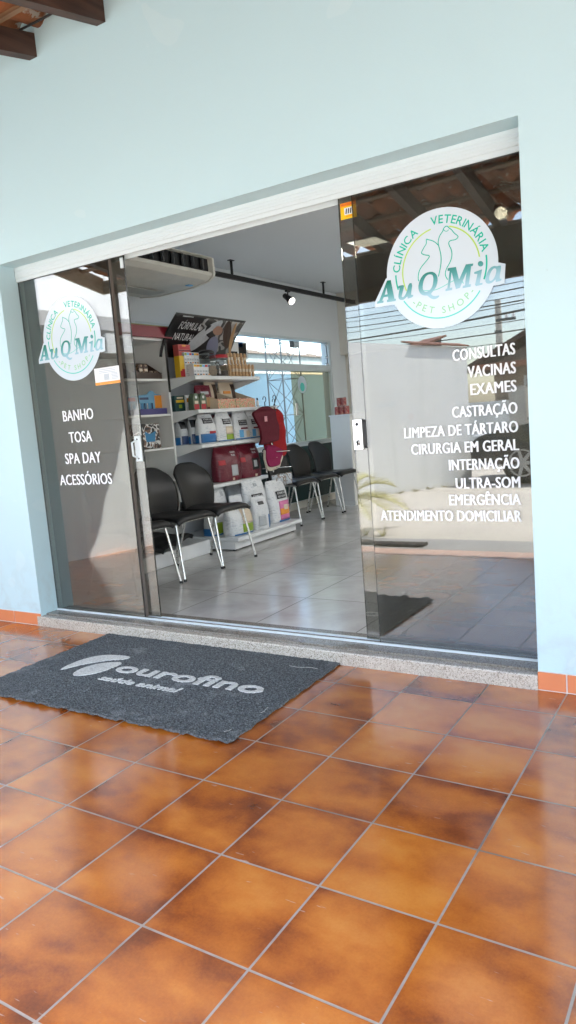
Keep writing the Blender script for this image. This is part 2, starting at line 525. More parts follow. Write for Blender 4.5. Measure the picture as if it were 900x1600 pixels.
# ---------------------------------------------------------------- mesh helpers
class MB:
    """collects shapes into one mesh; each shape may carry its own material"""

    def __init__(self):
        self.v, self.f, self.mi, self.sm = [], [], [], []
        self.mats = []

    def _mi(self, mat):
        if mat is None:
            return 0
        if mat not in self.mats:
            self.mats.append(mat)
        return self.mats.index(mat)

    def add(self, verts, faces, mat=None, smooth=False):
        b = len(self.v)
        k = self._mi(mat)
        self.v += [tuple(x) for x in verts]
        for f in faces:
            self.f.append(tuple(b + i for i in f))
            self.mi.append(k)
            self.sm.append(smooth)
        return self

    def bm(self, bmx, mat=None, smooth=False):
        bmx.verts.index_update()
        self.add([v.co[:] for v in bmx.verts], [[v.index for v in f.verts] for f in bmx.faces], mat, smooth)
        bmx.free()
        return self

    def box(self, x0, x1, y0, y1, z0, z1, mat=None, bev=0.0, seg=1, xf=None):
        b = bmesh.new()
        bmesh.ops.create_cube(b, size=1)
        for v in b.verts:
            v.co = Vector(((x0 + x1) / 2 + v.co.x * (x1 - x0), (y0 + y1) / 2 + v.co.y * (y1 - y0), (z0 + z1) / 2 + v.co.z * (z1 - z0)))
        if bev:
            bmesh.ops.bevel(b, geom=list(b.edges), offset=bev, segments=seg, affect='EDGES', profile=0.5)
        if xf is not None:
            bmesh.ops.transform(b, matrix=xf, verts=list(b.verts))
        return self.bm(b, mat)

    def hexa(self, p, mat=None):
        """8 corners: bottom ring 0-3, top ring 4-7"""
        return self.add(p, [(3, 2, 1, 0), (4, 5, 6, 7), (0, 1, 5, 4), (1, 2, 6, 5), (2, 3, 7, 6), (3, 0, 4, 7)], mat)

    def tube(self, pts, r, mat=None, n=8, cap=True):
        pts = [Vector(p) for p in pts]
        rs = r if isinstance(r, (list, tuple)) else [r] * len(pts)
        vs, fs = [], []
        up = None
        for i, p in enumerate(pts):
            a = pts[max(i - 1, 0)]
            c = pts[min(i + 1, len(pts) - 1)]
            t = (c - a).normalized()
            if up is None:
                up = Vector((0, 0, 1)) if abs(t.z) < 0.9 else Vector((1, 0, 0))
            s = t.cross(up).normalized()
            up = s.cross(t).normalized()
            for k in range(n):
                an = 2 * math.pi * k / n
                vs.append(p + (s * math.cos(an) + up * math.sin(an)) * rs[i])
        for i in range(len(pts) - 1):
            for k in range(n):
                fs.append((i * n + k, i * n + (k + 1) % n, (i + 1) * n + (k + 1) % n, (i + 1) * n + k))
        self.add(vs, fs, mat, True)
        if cap:
            self.add(vs[:n], [tuple(range(n))[::-1]], mat)
            self.add(vs[-n:], [tuple(range(n))], mat)
        return self

    def lathe(self, prof, c, mat=None, n=20, axis='Z', smooth=True):
        vs, fs = [], []
        for (r, h) in prof:
            for k in range(n):
                a = 2 * math.pi * k / n
                q = (r * math.cos(a), r * math.sin(a), h)
                if axis == 'Y':
                    q = (q[0], q[2], q[1])
                if axis == 'X':
                    q = (q[2], q[0], q[1])
                vs.append((c[0] + q[0], c[1] + q[1], c[2] + q[2]))
        for i in range(len(prof) - 1):
            for k in range(n):
                fs.append((i * n + k, i * n + (k + 1) % n, (i + 1) * n + (k + 1) % n, (i + 1) * n + k))
        self.add(vs, fs, mat, smooth)
        self.add(vs[:n], [tuple(range(n))[::-1]], mat)
        self.add(vs[-n:], [tuple(range(n))], mat)
        return self

    def sheet(self, fn, nu, nv, th, mat=None, smooth=True):
        """closed thin solid over fn(u, v) in 0..1, thickened along its normal"""
        P = [[Vector(fn(i / nu, j / nv)) for i in range(nu + 1)] for j in range(nv + 1)]
        N = []
        for j in range(nv + 1):
            row = []
            for i in range(nu + 1):
                du = P[j][min(i + 1, nu)] - P[j][max(i - 1, 0)]
                dv = P[min(j + 1, nv)][i] - P[max(j - 1, 0)][i]
                row.append(du.cross(dv).normalized())
            N.append(row)
        w = nu + 1
        top = [P[j][i] for j in range(nv + 1) for i in range(w)]
        bot = [P[j][i] - N[j][i] * th for j in range(nv + 1) for i in range(w)]
        o = len(top)
        fs = []
        for j in range(nv):
            for i in range(nu):
                a, b, c, d = j * w + i, j * w + i + 1, (j + 1) * w + i + 1, (j + 1) * w + i
                fs.append((a, b, c, d))
                fs.append((o + d, o + c, o + b, o + a))
        for i in range(nu):
            fs.append((o + i, o + i + 1, i + 1, i))
            k = nv * w
            fs.append((k + i, k + i + 1, o + k + i + 1, o + k + i))
        for j in range(nv):
            a, b = j * w, (j + 1) * w
            fs.append((a, b, o + b, o + a))
            a, b = j * w + nu, (j + 1) * w + nu
            fs.append((o + a, o + b, b, a))
        return self.add(top + bot, fs, mat, smooth)

    def prism(self, pts, fn, d, mat=None):
        """flat outline extruded: fn(x, y, depth) -> point"""
        n = len(pts)
        vs = [fn(x, y, 0) for x, y in pts] + [fn(x, y, d) for x, y in pts]
        fs = [tuple(range(n)), tuple(range(2 * n - 1, n - 1, -1))]
        fs += [(i, n + i, n + (i + 1) % n, (i + 1) % n) for i in range(n)]
        return self.add(vs, fs, mat)

    def outline(self, loops, fn, d=0.0006, mat=None):
        """outline with holes, filled and extruded"""
        vs, fs = fill_loops(loops, d)
        return self.add([fn(*p) for p in vs], fs, mat)

    def text(self, s, size, fn, mat=None, width=None, height=None, align='L', bold=0.0, shear=0.0, depth=0.0006, space=1.0):
        vs, fs, w = text_geo(s, size, bold, shear, depth, space)
        if not vs:
            return self
        x0 = min(v[0] for v in vs)
        x1 = max(v[0] for v in vs)
        k = width / (x1 - x0) if width else 1.0
        y1 = max(v[1] for v in vs)
        ky = height / y1 if height else 1.0
        sh = {'L': 0, 'C': (x1 - x0) * k / 2, 'R': (x1 - x0) * k}[align]
        return self.add([fn((v[0] - x0) * k - sh, v[1] * ky, v[2]) for v in vs], fs, mat)

    def arc_text(self, s, size, cx, cy, r, a0, a1, fn, mat=None, inward=False, bold=0.0, depth=0.0006):
        """letters standing on a circle from angle a0 to a1 (degrees)"""
        adv = [text_geo(c, size, bold, 0, depth, 1)[2] if c != ' ' else size * 0.3 for c in s]
        gap = size * 0.10
        tot = sum(adv) + gap * (len(s) - 1)
        p = 0.0
        for c, a in zip(s, adv):
            if c != ' ':
                mid = (p + a / 2) / tot
                an = rad(a0 + (a1 - a0) * mid)
                vs, fs, w = text_geo(c, size, bold, 0, depth, 1)
                x0 = min(v[0] for v in vs)
                rot = an - math.pi / 2 if not inward else an + math.pi / 2
                ca, sa = math.cos(rot), math.sin(rot)
                bx, by = cx + r * math.cos(an), cy + r * math.sin(an)
                out = []
                for v in vs:
                    x, y = v[0] - x0 - w / 2, v[1]
                    out.append(fn(bx + x * ca - y * sa, by + x * sa + y * ca, v[2]))
                self.add(out, fs, mat)
            p += a + gap
        return self

    def ribbon(self, pts, w, fn, d=0.0004, mat=None):
        """flat line of width w along a polyline in the plane"""
        P = [Vector((x, y)) for x, y in pts]
        Lp, Rp = [], []
        for i, p in enumerate(P):
            t = (P[min(i + 1, len(P) - 1)] - P[max(i - 1, 0)]).normalized()
            nn = Vector((-t.y, t.x)) * w / 2
            Lp.append(p + nn)
            Rp.append(p - nn)
        n = len(P)
        vs = [fn(q.x, q.y, 0) for q in Lp + Rp] + [fn(q.x, q.y, d) for q in Lp + Rp]
        fs = []
        for i in range(n - 1):
            fs.append((i, i + 1, n + i + 1, n + i))
            o = 2 * n
            fs.append((o + n + i, o + n + i + 1, o + i + 1, o + i))
            fs.append((i, o + i, o + i + 1, i + 1))
            fs.append((n + i + 1, o + n + i + 1, o + n + i, n + i))
        return self.add(vs, fs, mat)

    def build(self, name, parent=None, mat=None, loc=None):
        me = bpy.data.meshes.new(name)
        me.from_pydata(self.v, [], self.f)
        mats = self.mats or [mat or M['alu']]
        for x in mats:
            me.materials.append(x)
        me.polygons.foreach_set('material_index', self.mi)
        me.polygons.foreach_set('use_smooth', self.sm)
        me.update()
        b = bmesh.new()
        b.from_mesh(me)
        bmesh.ops.recalc_face_normals(b, faces=list(b.faces))
        b.to_mesh(me)
        b.free()
        o = bpy.data.objects.new(name, me)
        COL.objects.link(o)
        if parent is not None:
            o.parent = parent
        if loc is not None:
            o.location = loc
        return o


_tc = {}


def _curve_mesh(c):
    o = bpy.data.objects.new('tmp', c)
    COL.objects.link(o)
    bpy.context.view_layer.update()
    me = bpy.data.meshes.new_from_object(o.evaluated_get(bpy.context.evaluated_depsgraph_get()))
    vs = [v.co[:] for v in me.vertices]
    fs = [tuple(p.vertices) for p in me.polygons]
    bpy.data.objects.remove(o)
    bpy.data.meshes.remove(me)
    bpy.data.curves.remove(c)
    return vs, fs


def text_geo(s, size, bold=0.0, shear=0.0, depth=0.0006, space=1.0):
    key = (s, size, bold, shear, depth, space)
    if key not in _tc:
        c = bpy.data.curves.new('tmp', 'FONT')
        c.body = s
        c.size = size
        c.offset = bold * size
        c.shear = shear
        c.space_character = space
        c.extrude = depth / 2
        c.resolution_u = 3
        vs, fs = _curve_mesh(c)
        w = (max(v[0] for v in vs) - min(v[0] for v in vs)) if vs else 0
        _tc[key] = ([(v[0], v[1], v[2] + depth / 2) for v in vs], fs, w)
    return _tc[key]


def fill_loops(loops, d):
    c = bpy.data.curves.new('tmp', 'CURVE')
    c.dimensions = '2D'
    c.fill_mode = 'BOTH'
    c.extrude = d / 2
    for lp in loops:
        s = c.splines.new('POLY')
        s.points.add(len(lp) - 1)
        for i, (x, y) in enumerate(lp):
            s.points[i].co = (x, y, 0, 1)
        s.use_cyclic_u = True
    vs, fs = _curve_mesh(c)
    return [(v[0], v[1], v[2] + d / 2) for v in vs], fs


def smooth_loop(lp, it=2, closed=True):
    for _ in range(it):
        out = []
        n = len(lp)
        for i in range(n if closed else n - 1):
            a, b = lp[i], lp[(i + 1) % n]
            out.append((a[0] * .75 + b[0] * .25, a[1] * .75 + b[1] * .25))
            out.append((a[0] * .25 + b[0] * .75, a[1] * .25 + b[1] * .75))
        if not closed:
            out = [lp[0]] + out + [lp[-1]]
        lp = out
    return lp


def tag(o, label=None, cat=None, group=None, kind=None):
    if label:
        o['label'] = label
    if cat:
        o['category'] = cat
    if group:
        o['group'] = group
    if kind:
        o['kind'] = kind
    return o


def thing(name, label, cat, loc=(0, 0, 0), rz=0.0, group=None):
    o = bpy.data.objects.new(name, None)
    o.empty_display_size = 0.1
    COL.objects.link(o)
    o.location = loc
    o.rotation_euler = (0, 0, rz)
    return tag(o, label, cat, group)


def copy_tree(o, parent=None):
    c = o.copy()
    COL.objects.link(c)
    if parent is not None:
        c.parent = parent
    for ch in list(o.children):
        copy_tree(ch, c)
    return c


XL, XR, H = -2.221, 0.819, 2.205
SILL = 0.075
FL = 0.068

# ================================================================ ground
g = MB()
g.add([(-150, -150, -0.02), (150, -150, -0.02), (150, 60, -0.02), (-150, 60, -0.02)], [(0, 1, 2, 3)])
tag(g.build('ground', mat=mat_ground('pale_sand_ground', (0.36, 0.35, 0.325), (0.45, 0.435, 0.405), 0.8)), kind='structure')
g = MB()
g.add([(-40, -30, -0.015), (40, -30, -0.015), (40, -2.93, -0.015), (-40, -2.93, -0.015)], [(0, 1, 2, 3)])
tag(g.build('road', mat=mat_ground('sandy_road_surface', (0.42, 0.395, 0.35), (0.52, 0.49, 0.44), 0.9)), kind='structure')
g = MB()
g.box(-12, 12, -2.93, -2.442, -0.10, -0.004, bev=0.006)
tag(g.build('sidewalk', mat=mat_ground('grey_concrete_pavement', (0.24, 0.245, 0.24), (0.34, 0.34, 0.33), 1.6)), kind='structure')
g = MB()
g.box(-3.95, 9, -2.2, 0.0, -0.10, 0.0)
tag(g.build('porch_floor', mat=M['porch_tiles']), kind='structure')
# pink edging tiles along the porch
g = MB()
g.box(-3.95, 9, -2.44, -2.2, -0.12, -0.003, M['grout'])
x = -3.95
while x < 8.8:
    g.box(x + 0.004, x + 0.306, -2.444, -2.203, -0.10, 0.001, M['edge_tile'], 0.003)
    x += 0.31
tag(g.build('porch_edging'), kind='structure')

# ================================================================ the shop building
shop = thing('shop_building', 'pale blue single storey shop front with a wide glazed opening', 'building', (0, 0, 0))
w = MB()
w.box(-6.0, XL, 0, 0.26, 0.0, 3.9)
w.box(XR, 9.0, 0, 0.26, 0.0, 3.9)
w.box(XL, XR, 0, 0.26, H, 3.9)
w.build('front_wall', shop, M['wall'])
s = MB()
for a, b in ((-6.0, XL), (XR, 9.0)):
    s.box(a, b - 0.0005, -0.006, -0.0005, 0.0, 0.080, M['grout'])
    x = math.floor(a / 0.31) * 0.31
    while x < b:
        p, q = max(x + 0.003, a), min(x + 0.307, b)
        if q - p > 0.02:
            s.box(p, q, -0.0105, -0.001, 0.004, 0.0775, M['skirt'], 0.002)
        x += 0.31
s.build('skirting', shop)
s = MB()
s.box(XL + 0.001, XR - 0.001, 0.035, 0.262, -0.05, SILL - 0.004, M['granite_dark'], 0.003)
s.box(XL - 0.03, XR - 0.0005, -0.014, 0.034, -0.05, SILL - 0.012, M['granite'], 0.006, 2)
s.build('door_sill', shop)
s = MB()
s.box(-3.1, 3.4, 0.262, 6.2, 0.0, FL)
s.build('shop_floor', shop, M['shop_tiles'])
s = MB()
s.box(-3.3, 3.6, 0.262, 6.5, 2.78, 3.0)
s.build('ceiling', shop, M['ceiling'])
s = MB()
WY0, WY1, WZ0, WZ1 = 2.06, 5.72, 0.84, 2.15
s.box(-3.25, -3.1, 0.262, WY0, 0.0, 2.778)
s.box(-3.25, -3.1, WY1, 6.12, 0.0, 2.778)
s.box(-3.25, -3.1, WY0, WY1, WZ1, 2.778)
s.box(-3.25, -3.1, WY0, WY1, 0.0, WZ0)
s.box(-3.099, -3.09, 3.2, 5.9, 0.16, WZ0 - 0.02, M['dark_green'])
s.mats.insert(0, M['inner_wall'])
s.mi = [1 if i >= len(s.mi) - 6 else 0 for i in range(len(s.mi))]
s.build('side_wall', shop)
s = MB()
s.box(-3.25, 3.6, 6.12, 6.27, 0.0, 2.778)
s.box(-3.1, 3.4, 5.98, 6.119, 1.97, 2.778)
s.build('rear_wall', shop, M['cream_wall'])
s = MB()
s.box(3.4, 3.55, 0.262, 6.12, 0.0, 2.778)
s.build('far_side_wall', shop, M['inner_wall'])
s = MB()
s.box(-3.9, 3.7, 0.262, 9.5, 3.05, 3.35)
s.box(-3.9, -3.75, 0.262, 9.5, 3.351, 4.3)  # unseen parapet added to keep the alley outside the window in shade
s.build('roof_slab_shade_parapet', shop, mat_plaster('grey_slab_concrete', (0.4, 0.4, 0.4), (0.45, 0.45, 0.45)))
# base board inside
s = MB()
s.box(-3.098, -3.083, 3.2, 5.97, FL, 0.15)
s.build('inner_skirting', shop, M['cream_wall'])

# window in the side wall (> frame, panes, sticker)
wf = MB()
fx0, fx1 = -3.19, -3.13
wf.box(-3.21, -3.108, WY0, WY1, WZ0, WZ0 + 0.035)
wf.box(-3.21, -3.108, WY0, WY1, WZ1 - 0.03, WZ1)
wf.box(-3.205, -3.112, WY0, WY0 + 0.035, WZ0 + 0.036, WZ1 - 0.031)
wf.box(-3.205, -3.112, WY1 - 0.03, WY1, WZ0 + 0.036, WZ1 - 0.031)
wf.box(-3.205, -3.106, WY0 + 0.036, WY1 - 0.031, 1.745, 1.825)
frame = wf.build('window', shop, M['alu'])
p = MB()
p.box(-3.172, -3.166, WY0 + 0.03, WY1 - 0.02, 1.82, WZ1 - 0.02)
p.build('transom_pane', frame, M['clear_glass'])
p = MB()
p.box(-3.182, -3.176, WY0 + 0.03, 4.79, WZ0 + 0.03, 1.75)
p.build('pane', frame, M['clear_glass'])
p = MB()
p.box(-3.150, -3.142, 4.74, WY1 - 0.02, WZ0 + 0.03, 1.75)
p.build('sliding_pane', frame, M['olive_glass'])
p = MB()
p.lathe([(0.0, -3.1415), (0.105, -3.1415), (0.105, -3.1405), (0.0, -3.1405)], (0, 4.98, 1.58), M['disc'], 28, 'X', False)
p.lathe([(0.0, -3.1400), (0.055, -3.1400), (0.055, -3.1395), (0.0, -3.1395)], (0, 4.98, 1.55), M['aqua'], 20, 'X', False)
p.build('round_sticker', frame)
p = MB()
for zz in (2.10, 1.93, 1.84):
    yy = 5.64
    p.lathe([(0.018, 0), (0.018, 0.03), (0.012, 0.036)], (-3.14, yy, zz), M['chrome'], 12, 'X')
p.tube([(-3.125, 5.64, 1.84), (-3.125, 5.655, 1.94), (-3.125, 5.64, 2.10)], 0.006, M['black_metal'], 6)
p.build('latch', frame)
p = MB()
p.box(-3.1415, -3.12, 4.765, 4.815, 1.20, 1.36, M['chrome'], 0.006)
p.build('window_lock', frame)
p = MB()
p.box(-3.160, -3.155, 3.52, 3.86, 1.87, 2.05, M['white_lam'])
p.box(-3.1545, -3.1535, 3.70, 3.84, 1.88, 2.03, M['black'])
p.box(-3.1545, -3.1535, 3.55, 3.67, 1.88, 1.94, M['black'])
p.box(-3.1545, -3.1535, 3.70, 3.78, 1.99, 2.04, simple('mid_blue_print', (0.03, 0.16, 0.45), 0.4))
p.build('notice', frame)

# aluminium head rail of the doors
t = MB()
t.box(XL + 0.002, XR - 0.002, 0.116, 0.215, 2.140, H - 0.001)
for z in (2.156, 2.170, 2.184):
    t.box(XL + 0.003, XR - 0.003, 0.113, 0.1158, z, z + 0.008)
t.box(XL + 0.003, XR - 0.003, 0.119, 0.126, 2.118, 2.1395)
t.box(XL + 0.003, XR - 0.003, 0.185, 0.192, 2.112, 2.1395)
t.build('head_rail', shop, M['alu'])
t = MB()
t.box(XL + 0.003, XR - 0.003, 0.122, 0.128, SILL - 0.004, SILL + 0.006, M['alu'])
t.box(XL + 0.003, XR - 0.003, 0.176, 0.184, SILL - 0.004, SILL + 0.004, M['alu'])
t.build('floor_track', shop)

# ================================================================ porch roof
roof = thing('porch_roof', 'sloping clay tile porch roof on dark timber rafters', 'roof', (0, 0, 3.2))
SL = 0.208


def rz_(y, h=0.0):
    return 3.19 + SL * y + h          # underside of the rafters at depth y (y<0)


EAVE = -3.22
EAVE2 = -2.62          # the roof is shorter at its left end
X0R, X1R, XSP = -4.26, 9.0, -2.22
RX = [-1.19 + 0.515 * k for k in range(-5, 19)]
for x in RX:
    ya, yb = -0.002, (EAVE if x > XSP else EAVE2) + 0.06
    a = []
    for hh in (0.0, 0.118):
        a += [(x - 0.03, ya, rz_(ya, hh)), (x + 0.03, ya, rz_(ya, hh)), (x + 0.03, yb, rz_(yb, hh)), (x - 0.03, yb, rz_(yb, hh))]
    r = MB().hexa(a, M['rafter'])
    r.build('rafter', roof, loc=(0, 0, -3.2))
tiles, batt, block_sheet, fasc, verge = MB(), MB(), MB(), MB(), MB()
for xa, xb, ev in ((X0R, XSP - 0.002, EAVE2), (XSP, X1R, EAVE)):
    y = -0.25
    while y > ev + 0.1:
        a = []
        for hh in (0.1185, 0.138):
            a += [(xa, y - 0.02, rz_(y - 0.02, hh)), (xb, y - 0.02, rz_(y - 0.02, hh)), (xb, y + 0.02, rz_(y + 0.02, hh)), (xa, y + 0.02, rz_(y + 0.02, hh))]
        batt.hexa(a, M['batten'])
        y -= 0.345
    nw = max(4, int((xb - xa) / 0.21))
    y = 0.0
    while y > ev - 0.05:
        y1 = max(y - 0.40, ev - 0.10)

        def ft(u, v, y=y, y1=y1, xa=xa, xb=xb):
            x = xa + (xb - xa) * u
            c = math.cos((x - X0R) / 0.21 * 2 * math.pi)
            wv = (abs(c) ** 0.7) * (1 if c > 0 else -1) * 0.036
            yy = y + (y1 - y) * v
            return (x, yy, rz_(yy, 0.19) + wv + 0.012 - 0.034 * (1 - v))
        tiles.sheet(ft, nw * 10, 2, 0.012, M['roof_tile'])
        y -= 0.345
    # unseen sheet added above the tiles to block daylight leaking through
    a = []
    for hh in (0.262, 0.30):
        a += [(xa, 0.0, rz_(0, hh)), (xb, 0.0, rz_(0, hh)), (xb, ev, rz_(ev, hh)), (xa, ev, rz_(ev, hh))]
    block_sheet.hexa(a, M['batten'])
    fasc.box(xa, xb, ev - 0.005, ev + 0.02, rz_(ev, -0.005), rz_(ev, 0.13), M['fascia'], 0.003)
    va, y0v = xa, (0 if xa == X0R else EAVE2 - 0.03)
    a = []
    for hh in (-0.01, 0.16):
        a += [(va - 0.02, y0v, rz_(y0v, hh)), (va, y0v, rz_(y0v, hh)), (va, ev, rz_(ev, hh)), (va - 0.02, ev, rz_(ev, hh))]
    verge.hexa(a, M['fascia'])
batt.build('batten', roof, loc=(0, 0, -3.2))
tiles.build('tile_covering', roof, loc=(0, 0, -3.2))
block_sheet.build('daylight_block', roof, loc=(0, 0, -3.2))
fasc.build('eave_fascia', roof, loc=(0, 0, -3.2))
verge.build('verge_board', roof, loc=(0, 0, -3.2))
b = MB()
b.box(XSP, X1R, -3.06, -2.98, 2.165, rz_(-2.98, -0.002), M['rafter'], 0.006)
b.build('edge_beam', roof, loc=(0, 0, -3.2))
# a loose electric wire along the rafter head
b = MB()
b.tube([(-3.9, -0.30, 3.25), (-2.0, -0.22, 3.22), (-1.70, -0.10, 3.285), (-1.52, -0.06, 3.31), (-1.36, -0.035, 3.33)], 0.006, M['black'], 6)
b.build('wire', roof, loc=(0, 0, -3.2))
GLYPH={'A': [[(-0.248, -0.0124), (-0.2307, -0.0129), (-0.2183, -0.0945), (-0.2117, -0.0948), (-0.2131, -0.1045), (-0.2549, -0.1036), (-0.2535, -0.0938), (-0.2471, -0.0931), (-0.2481, -0.0805), (-0.2683, -0.0801), (-0.2767, -0.0936), (-0.2696, -0.094), (-0.2717, -0.1031), (-0.3027, -0.1031), (-0.2997, -0.0938), (-0.2917, -0.093)], [(-0.2628, -0.0706), (-0.2493, -0.0704), (-0.2526, -0.0415)]], 'u': [[(-0.1996, -0.0435), (-0.1704, -0.0426), (-0.1718, -0.0529), (-0.1828, -0.084), (-0.1844, -0.092), (-0.1762, -0.0949), (-0.1606, -0.0776), (-0.1493, -0.0401), (-0.1308, -0.0416), (-0.1414, -0.0872), (-0.1381, -0.091), (-0.1309, -0.0905), (-0.1332, -0.0999), (-0.1539, -0.1033), (-0.1586, -0.1026), (-0.1561, -0.0915), (-0.175, -0.105), (-0.1878, -0.1051), (-0.1983, -0.0982), (-0.2, -0.0847), (-0.1907, -0.0531), (-0.1991, -0.0534)]], 'Q': [[(-0.0451, -0.0091), (-0.0283, -0.0168), (-0.0189, -0.0334), (-0.0194, -0.055), (-0.0274, -0.0761), (-0.0428, -0.0913), (-0.052, -0.0995), (-0.0438, -0.1089), (-0.0302, -0.1126), (-0.0145, -0.1102), (-0.0184, -0.1192), (-0.0308, -0.1237), (-0.0446, -0.1232), (-0.0581, -0.1147), (-0.0679, -0.1035), (-0.0784, -0.1028), (-0.0922, -0.0981), (-0.1037, -0.0833), (-0.1068, -0.0633), (-0.1013, -0.0415), (-0.0877, -0.0212), (-0.0695, -0.0098)], [(-0.0526, -0.0191), (-0.0407, -0.0227), (-0.037, -0.0361), (-0.0391, -0.055), (-0.0453, -0.0732), (-0.0582, -0.0857), (-0.0723, -0.0889), (-0.0836, -0.0832), (-0.087, -0.0697), (-0.084, -0.0476), (-0.0741, -0.0283), (-0.0631, -0.0198)]], 'M': [[(0.0267, -0.0083), (0.062, -0.0087), (0.0726, -0.0617), (0.1041, -0.0062), (0.1354, -0.008), (0.1323, -0.0173), (0.1258, -0.0177), (0.1133, -0.0872), (0.1218, -0.0877), (0.1194, -0.0976), (0.0857, -0.0984), (0.0878, -0.0893), (0.0961, -0.0885), (0.1052, -0.0375), (0.0743, -0.095), (0.0575, -0.0971), (0.0426, -0.0268), (0.032, -0.0882), (0.0428, -0.0884), (0.0406, -0.0985), (0.0118, -0.0984), (0.014, -0.0892), (0.0208, -0.089), (0.0346, -0.0197), (0.0255, -0.0191)]], 'i': [[(0.137, -0.0429), (0.1702, -0.0369), (0.1581, -0.0899), (0.1704, -0.0903), (0.1681, -0.0971), (0.1415, -0.099), (0.1385, -0.0929), (0.1502, -0.052), (0.1373, -0.0498)]], 'dot': [[(0.1762, -0.0164), (0.1749, -0.021), (0.1716, -0.0243), (0.1669, -0.0256), (0.1618, -0.0247), (0.1572, -0.0218), (0.1542, -0.0174), (0.1533, -0.0124), (0.1547, -0.0078), (0.158, -0.0046), (0.1627, -0.0033), (0.1678, -0.0042), (0.1723, -0.0071), (0.1753, -0.0115)]], 'a': [[(0.2493, -0.0363), (0.2372, -0.086), (0.2473, -0.0861), (0.2454, -0.0944), (0.2249, -0.0962), (0.2218, -0.0941), (0.2247, -0.0839), (0.209, -0.0966), (0.193, -0.0987), (0.1821, -0.0922), (0.1807, -0.075), (0.1886, -0.0548), (0.2021, -0.0372), (0.2181, -0.0318), (0.2321, -0.0364), (0.2385, -0.0344)], [(0.224, -0.0426), (0.2284, -0.0494), (0.2228, -0.0698), (0.2127, -0.085), (0.2014, -0.0893), (0.1963, -0.0823), (0.1993, -0.0643), (0.2096, -0.0477), (0.2177, -0.0415)]], 'back': [[(-0.253, -0.0026), (-0.3119, -0.0943), (-0.3128, -0.1178), (-0.2199, -0.1188), (0.2117, -0.1078), (0.2322, -0.1096), (0.2574, -0.1061), (0.2644, -0.032), (0.2374, -0.0221)]]}
LINES={'dog': [(0.0243, -0.0538), (0.0132, -0.033), (0.02, -0.0088), (0.038, 0.0132), (0.0479, 0.0365), (0.0472, 0.0617), (0.0369, 0.0824), (0.0356, 0.0951), (0.0459, 0.1006), (0.0658, 0.0986), (0.0767, 0.1058), (0.077, 0.1119), (0.0606, 0.1263), (0.0514, 0.1418), (0.0405, 0.1502), (0.0356, 0.1586), (0.0256, 0.1606), (0.0164, 0.1519), (0.0132, 0.142), (0.0003, 0.1301), (-0.0074, 0.1128), (-0.0096, 0.0975), (-0.0029, 0.071), (0.0011, 0.0451), (-0.0002, 0.02), (-0.0073, -0.0104), (-0.0155, -0.0345)], 'ear': [(0.0164, 0.1519), (0.02, 0.1431), (0.0311, 0.1384), (0.0395, 0.1442)], 'cat': [(-0.0086, 0.091), (-0.0214, 0.106), (-0.038, 0.1168), (-0.0515, 0.1213), (-0.0602, 0.1274), (-0.0593, 0.107), (-0.0703, 0.0963), (-0.0841, 0.0766), (-0.0843, 0.0721), (-0.0722, 0.0635), (-0.0483, 0.0572), (-0.0523, 0.0484), (-0.0706, 0.0325), (-0.089, 0.0165), (-0.1006, -0.0008), (-0.1056, -0.0258), (-0.1029, -0.0392)], 'tail': [(-0.0877, -0.0805), (-0.0392, -0.0882), (-0.0043, -0.081), (0.0304, -0.0675), (0.0645, -0.0574), (0.0841, -0.0638), (0.0899, -0.0804)]}

# ================================================================ glass doors
def plane_fn(lay):
    return lambda x, y, d: (x, -lay - d, y)


def logo(parent, cx, yf, cz):
    """round clinic sticker: disc, arcs, pet outline, ring lettering, slanted shop name"""
    b = MB()
    R_ = 0.2425
    ox, oz = -0.006, -0.004
    n = 72
    b.prism([(ox + R_ * math.cos(2 * math.pi * i / n), oz + R_ * math.sin(2 * math.pi * i / n)) for i in range(n)], plane_fn(0.0), 0.0004, M['disc'])
    b.prism(GLYPH['back'][0], plane_fn(0.0005), 0.0003, M['disc'])

    def arc(r, a0, a1, wd, mat, lay=0.0009):
        k = max(6, int(abs(a1 - a0) / 4))
        b.ribbon([(ox + r * math.cos(rad(a0 + (a1 - a0) * i / k)), oz + r * math.sin(rad(a0 + (a1 - a0) * i / k))) for i in range(k + 1)], wd, plane_fn(lay), 0.0002, mat)
    arc(0.168, 203, 101, 0.0055, M['lime'])
    arc(0.168, 74, 6, 0.0055, M['lime'])
    arc(0.200, 196, 178, 0.0065, M['teal'])
    arc(0.196, 6, -22, 0.0065, M['teal'])
    arc(0.200, 212, 325, 0.0055, M['aqua'])
    for k, wd in (('dog', 0.0036), ('ear', 0.0026), ('cat', 0.0036), ('tail', 0.0026)):
        b.ribbon(smooth_loop(LINES[k], 2, False), wd, plane_fn(0.0012 if k != 'ear' else 0.0014), 0.0002, M['teal'] if k != 'tail' else M['aqua'])
    b.arc_text('CLÍNICA', 0.047, ox, oz, 0.181, 175, 119, plane_fn(0.0009), M['teal'], bold=0.012, depth=0.0002)
    b.arc_text('VETERINÁRIA', 0.047, ox, oz, 0.181, 99, 11, plane_fn(0.0009), M['teal'], bold=0.012, depth=0.0002)
    b.arc_text('-PET SHOP-', 0.040, ox, oz, 0.182, 222, 322, plane_fn(0.0009), M['pale_green'], inward=True, bold=0.008, depth=0.0002)
    for k in ('A', 'u', 'Q', 'M', 'i', 'dot', 'a'):
        loops = GLYPH[k]
        if k in ('Q', 'a', 'u', 'dot'):
            loops = [smooth_loop(lp, 1) for lp in loops]
        b.outline(loops, plane_fn(0.0016), 0.0002, M['letters'])
    return b.build('logo_sticker', parent, loc=(cx, yf, cz))


GY = 0.130
SY = 0.160
GZ0, GZ1 = SILL + 0.007, 2.139


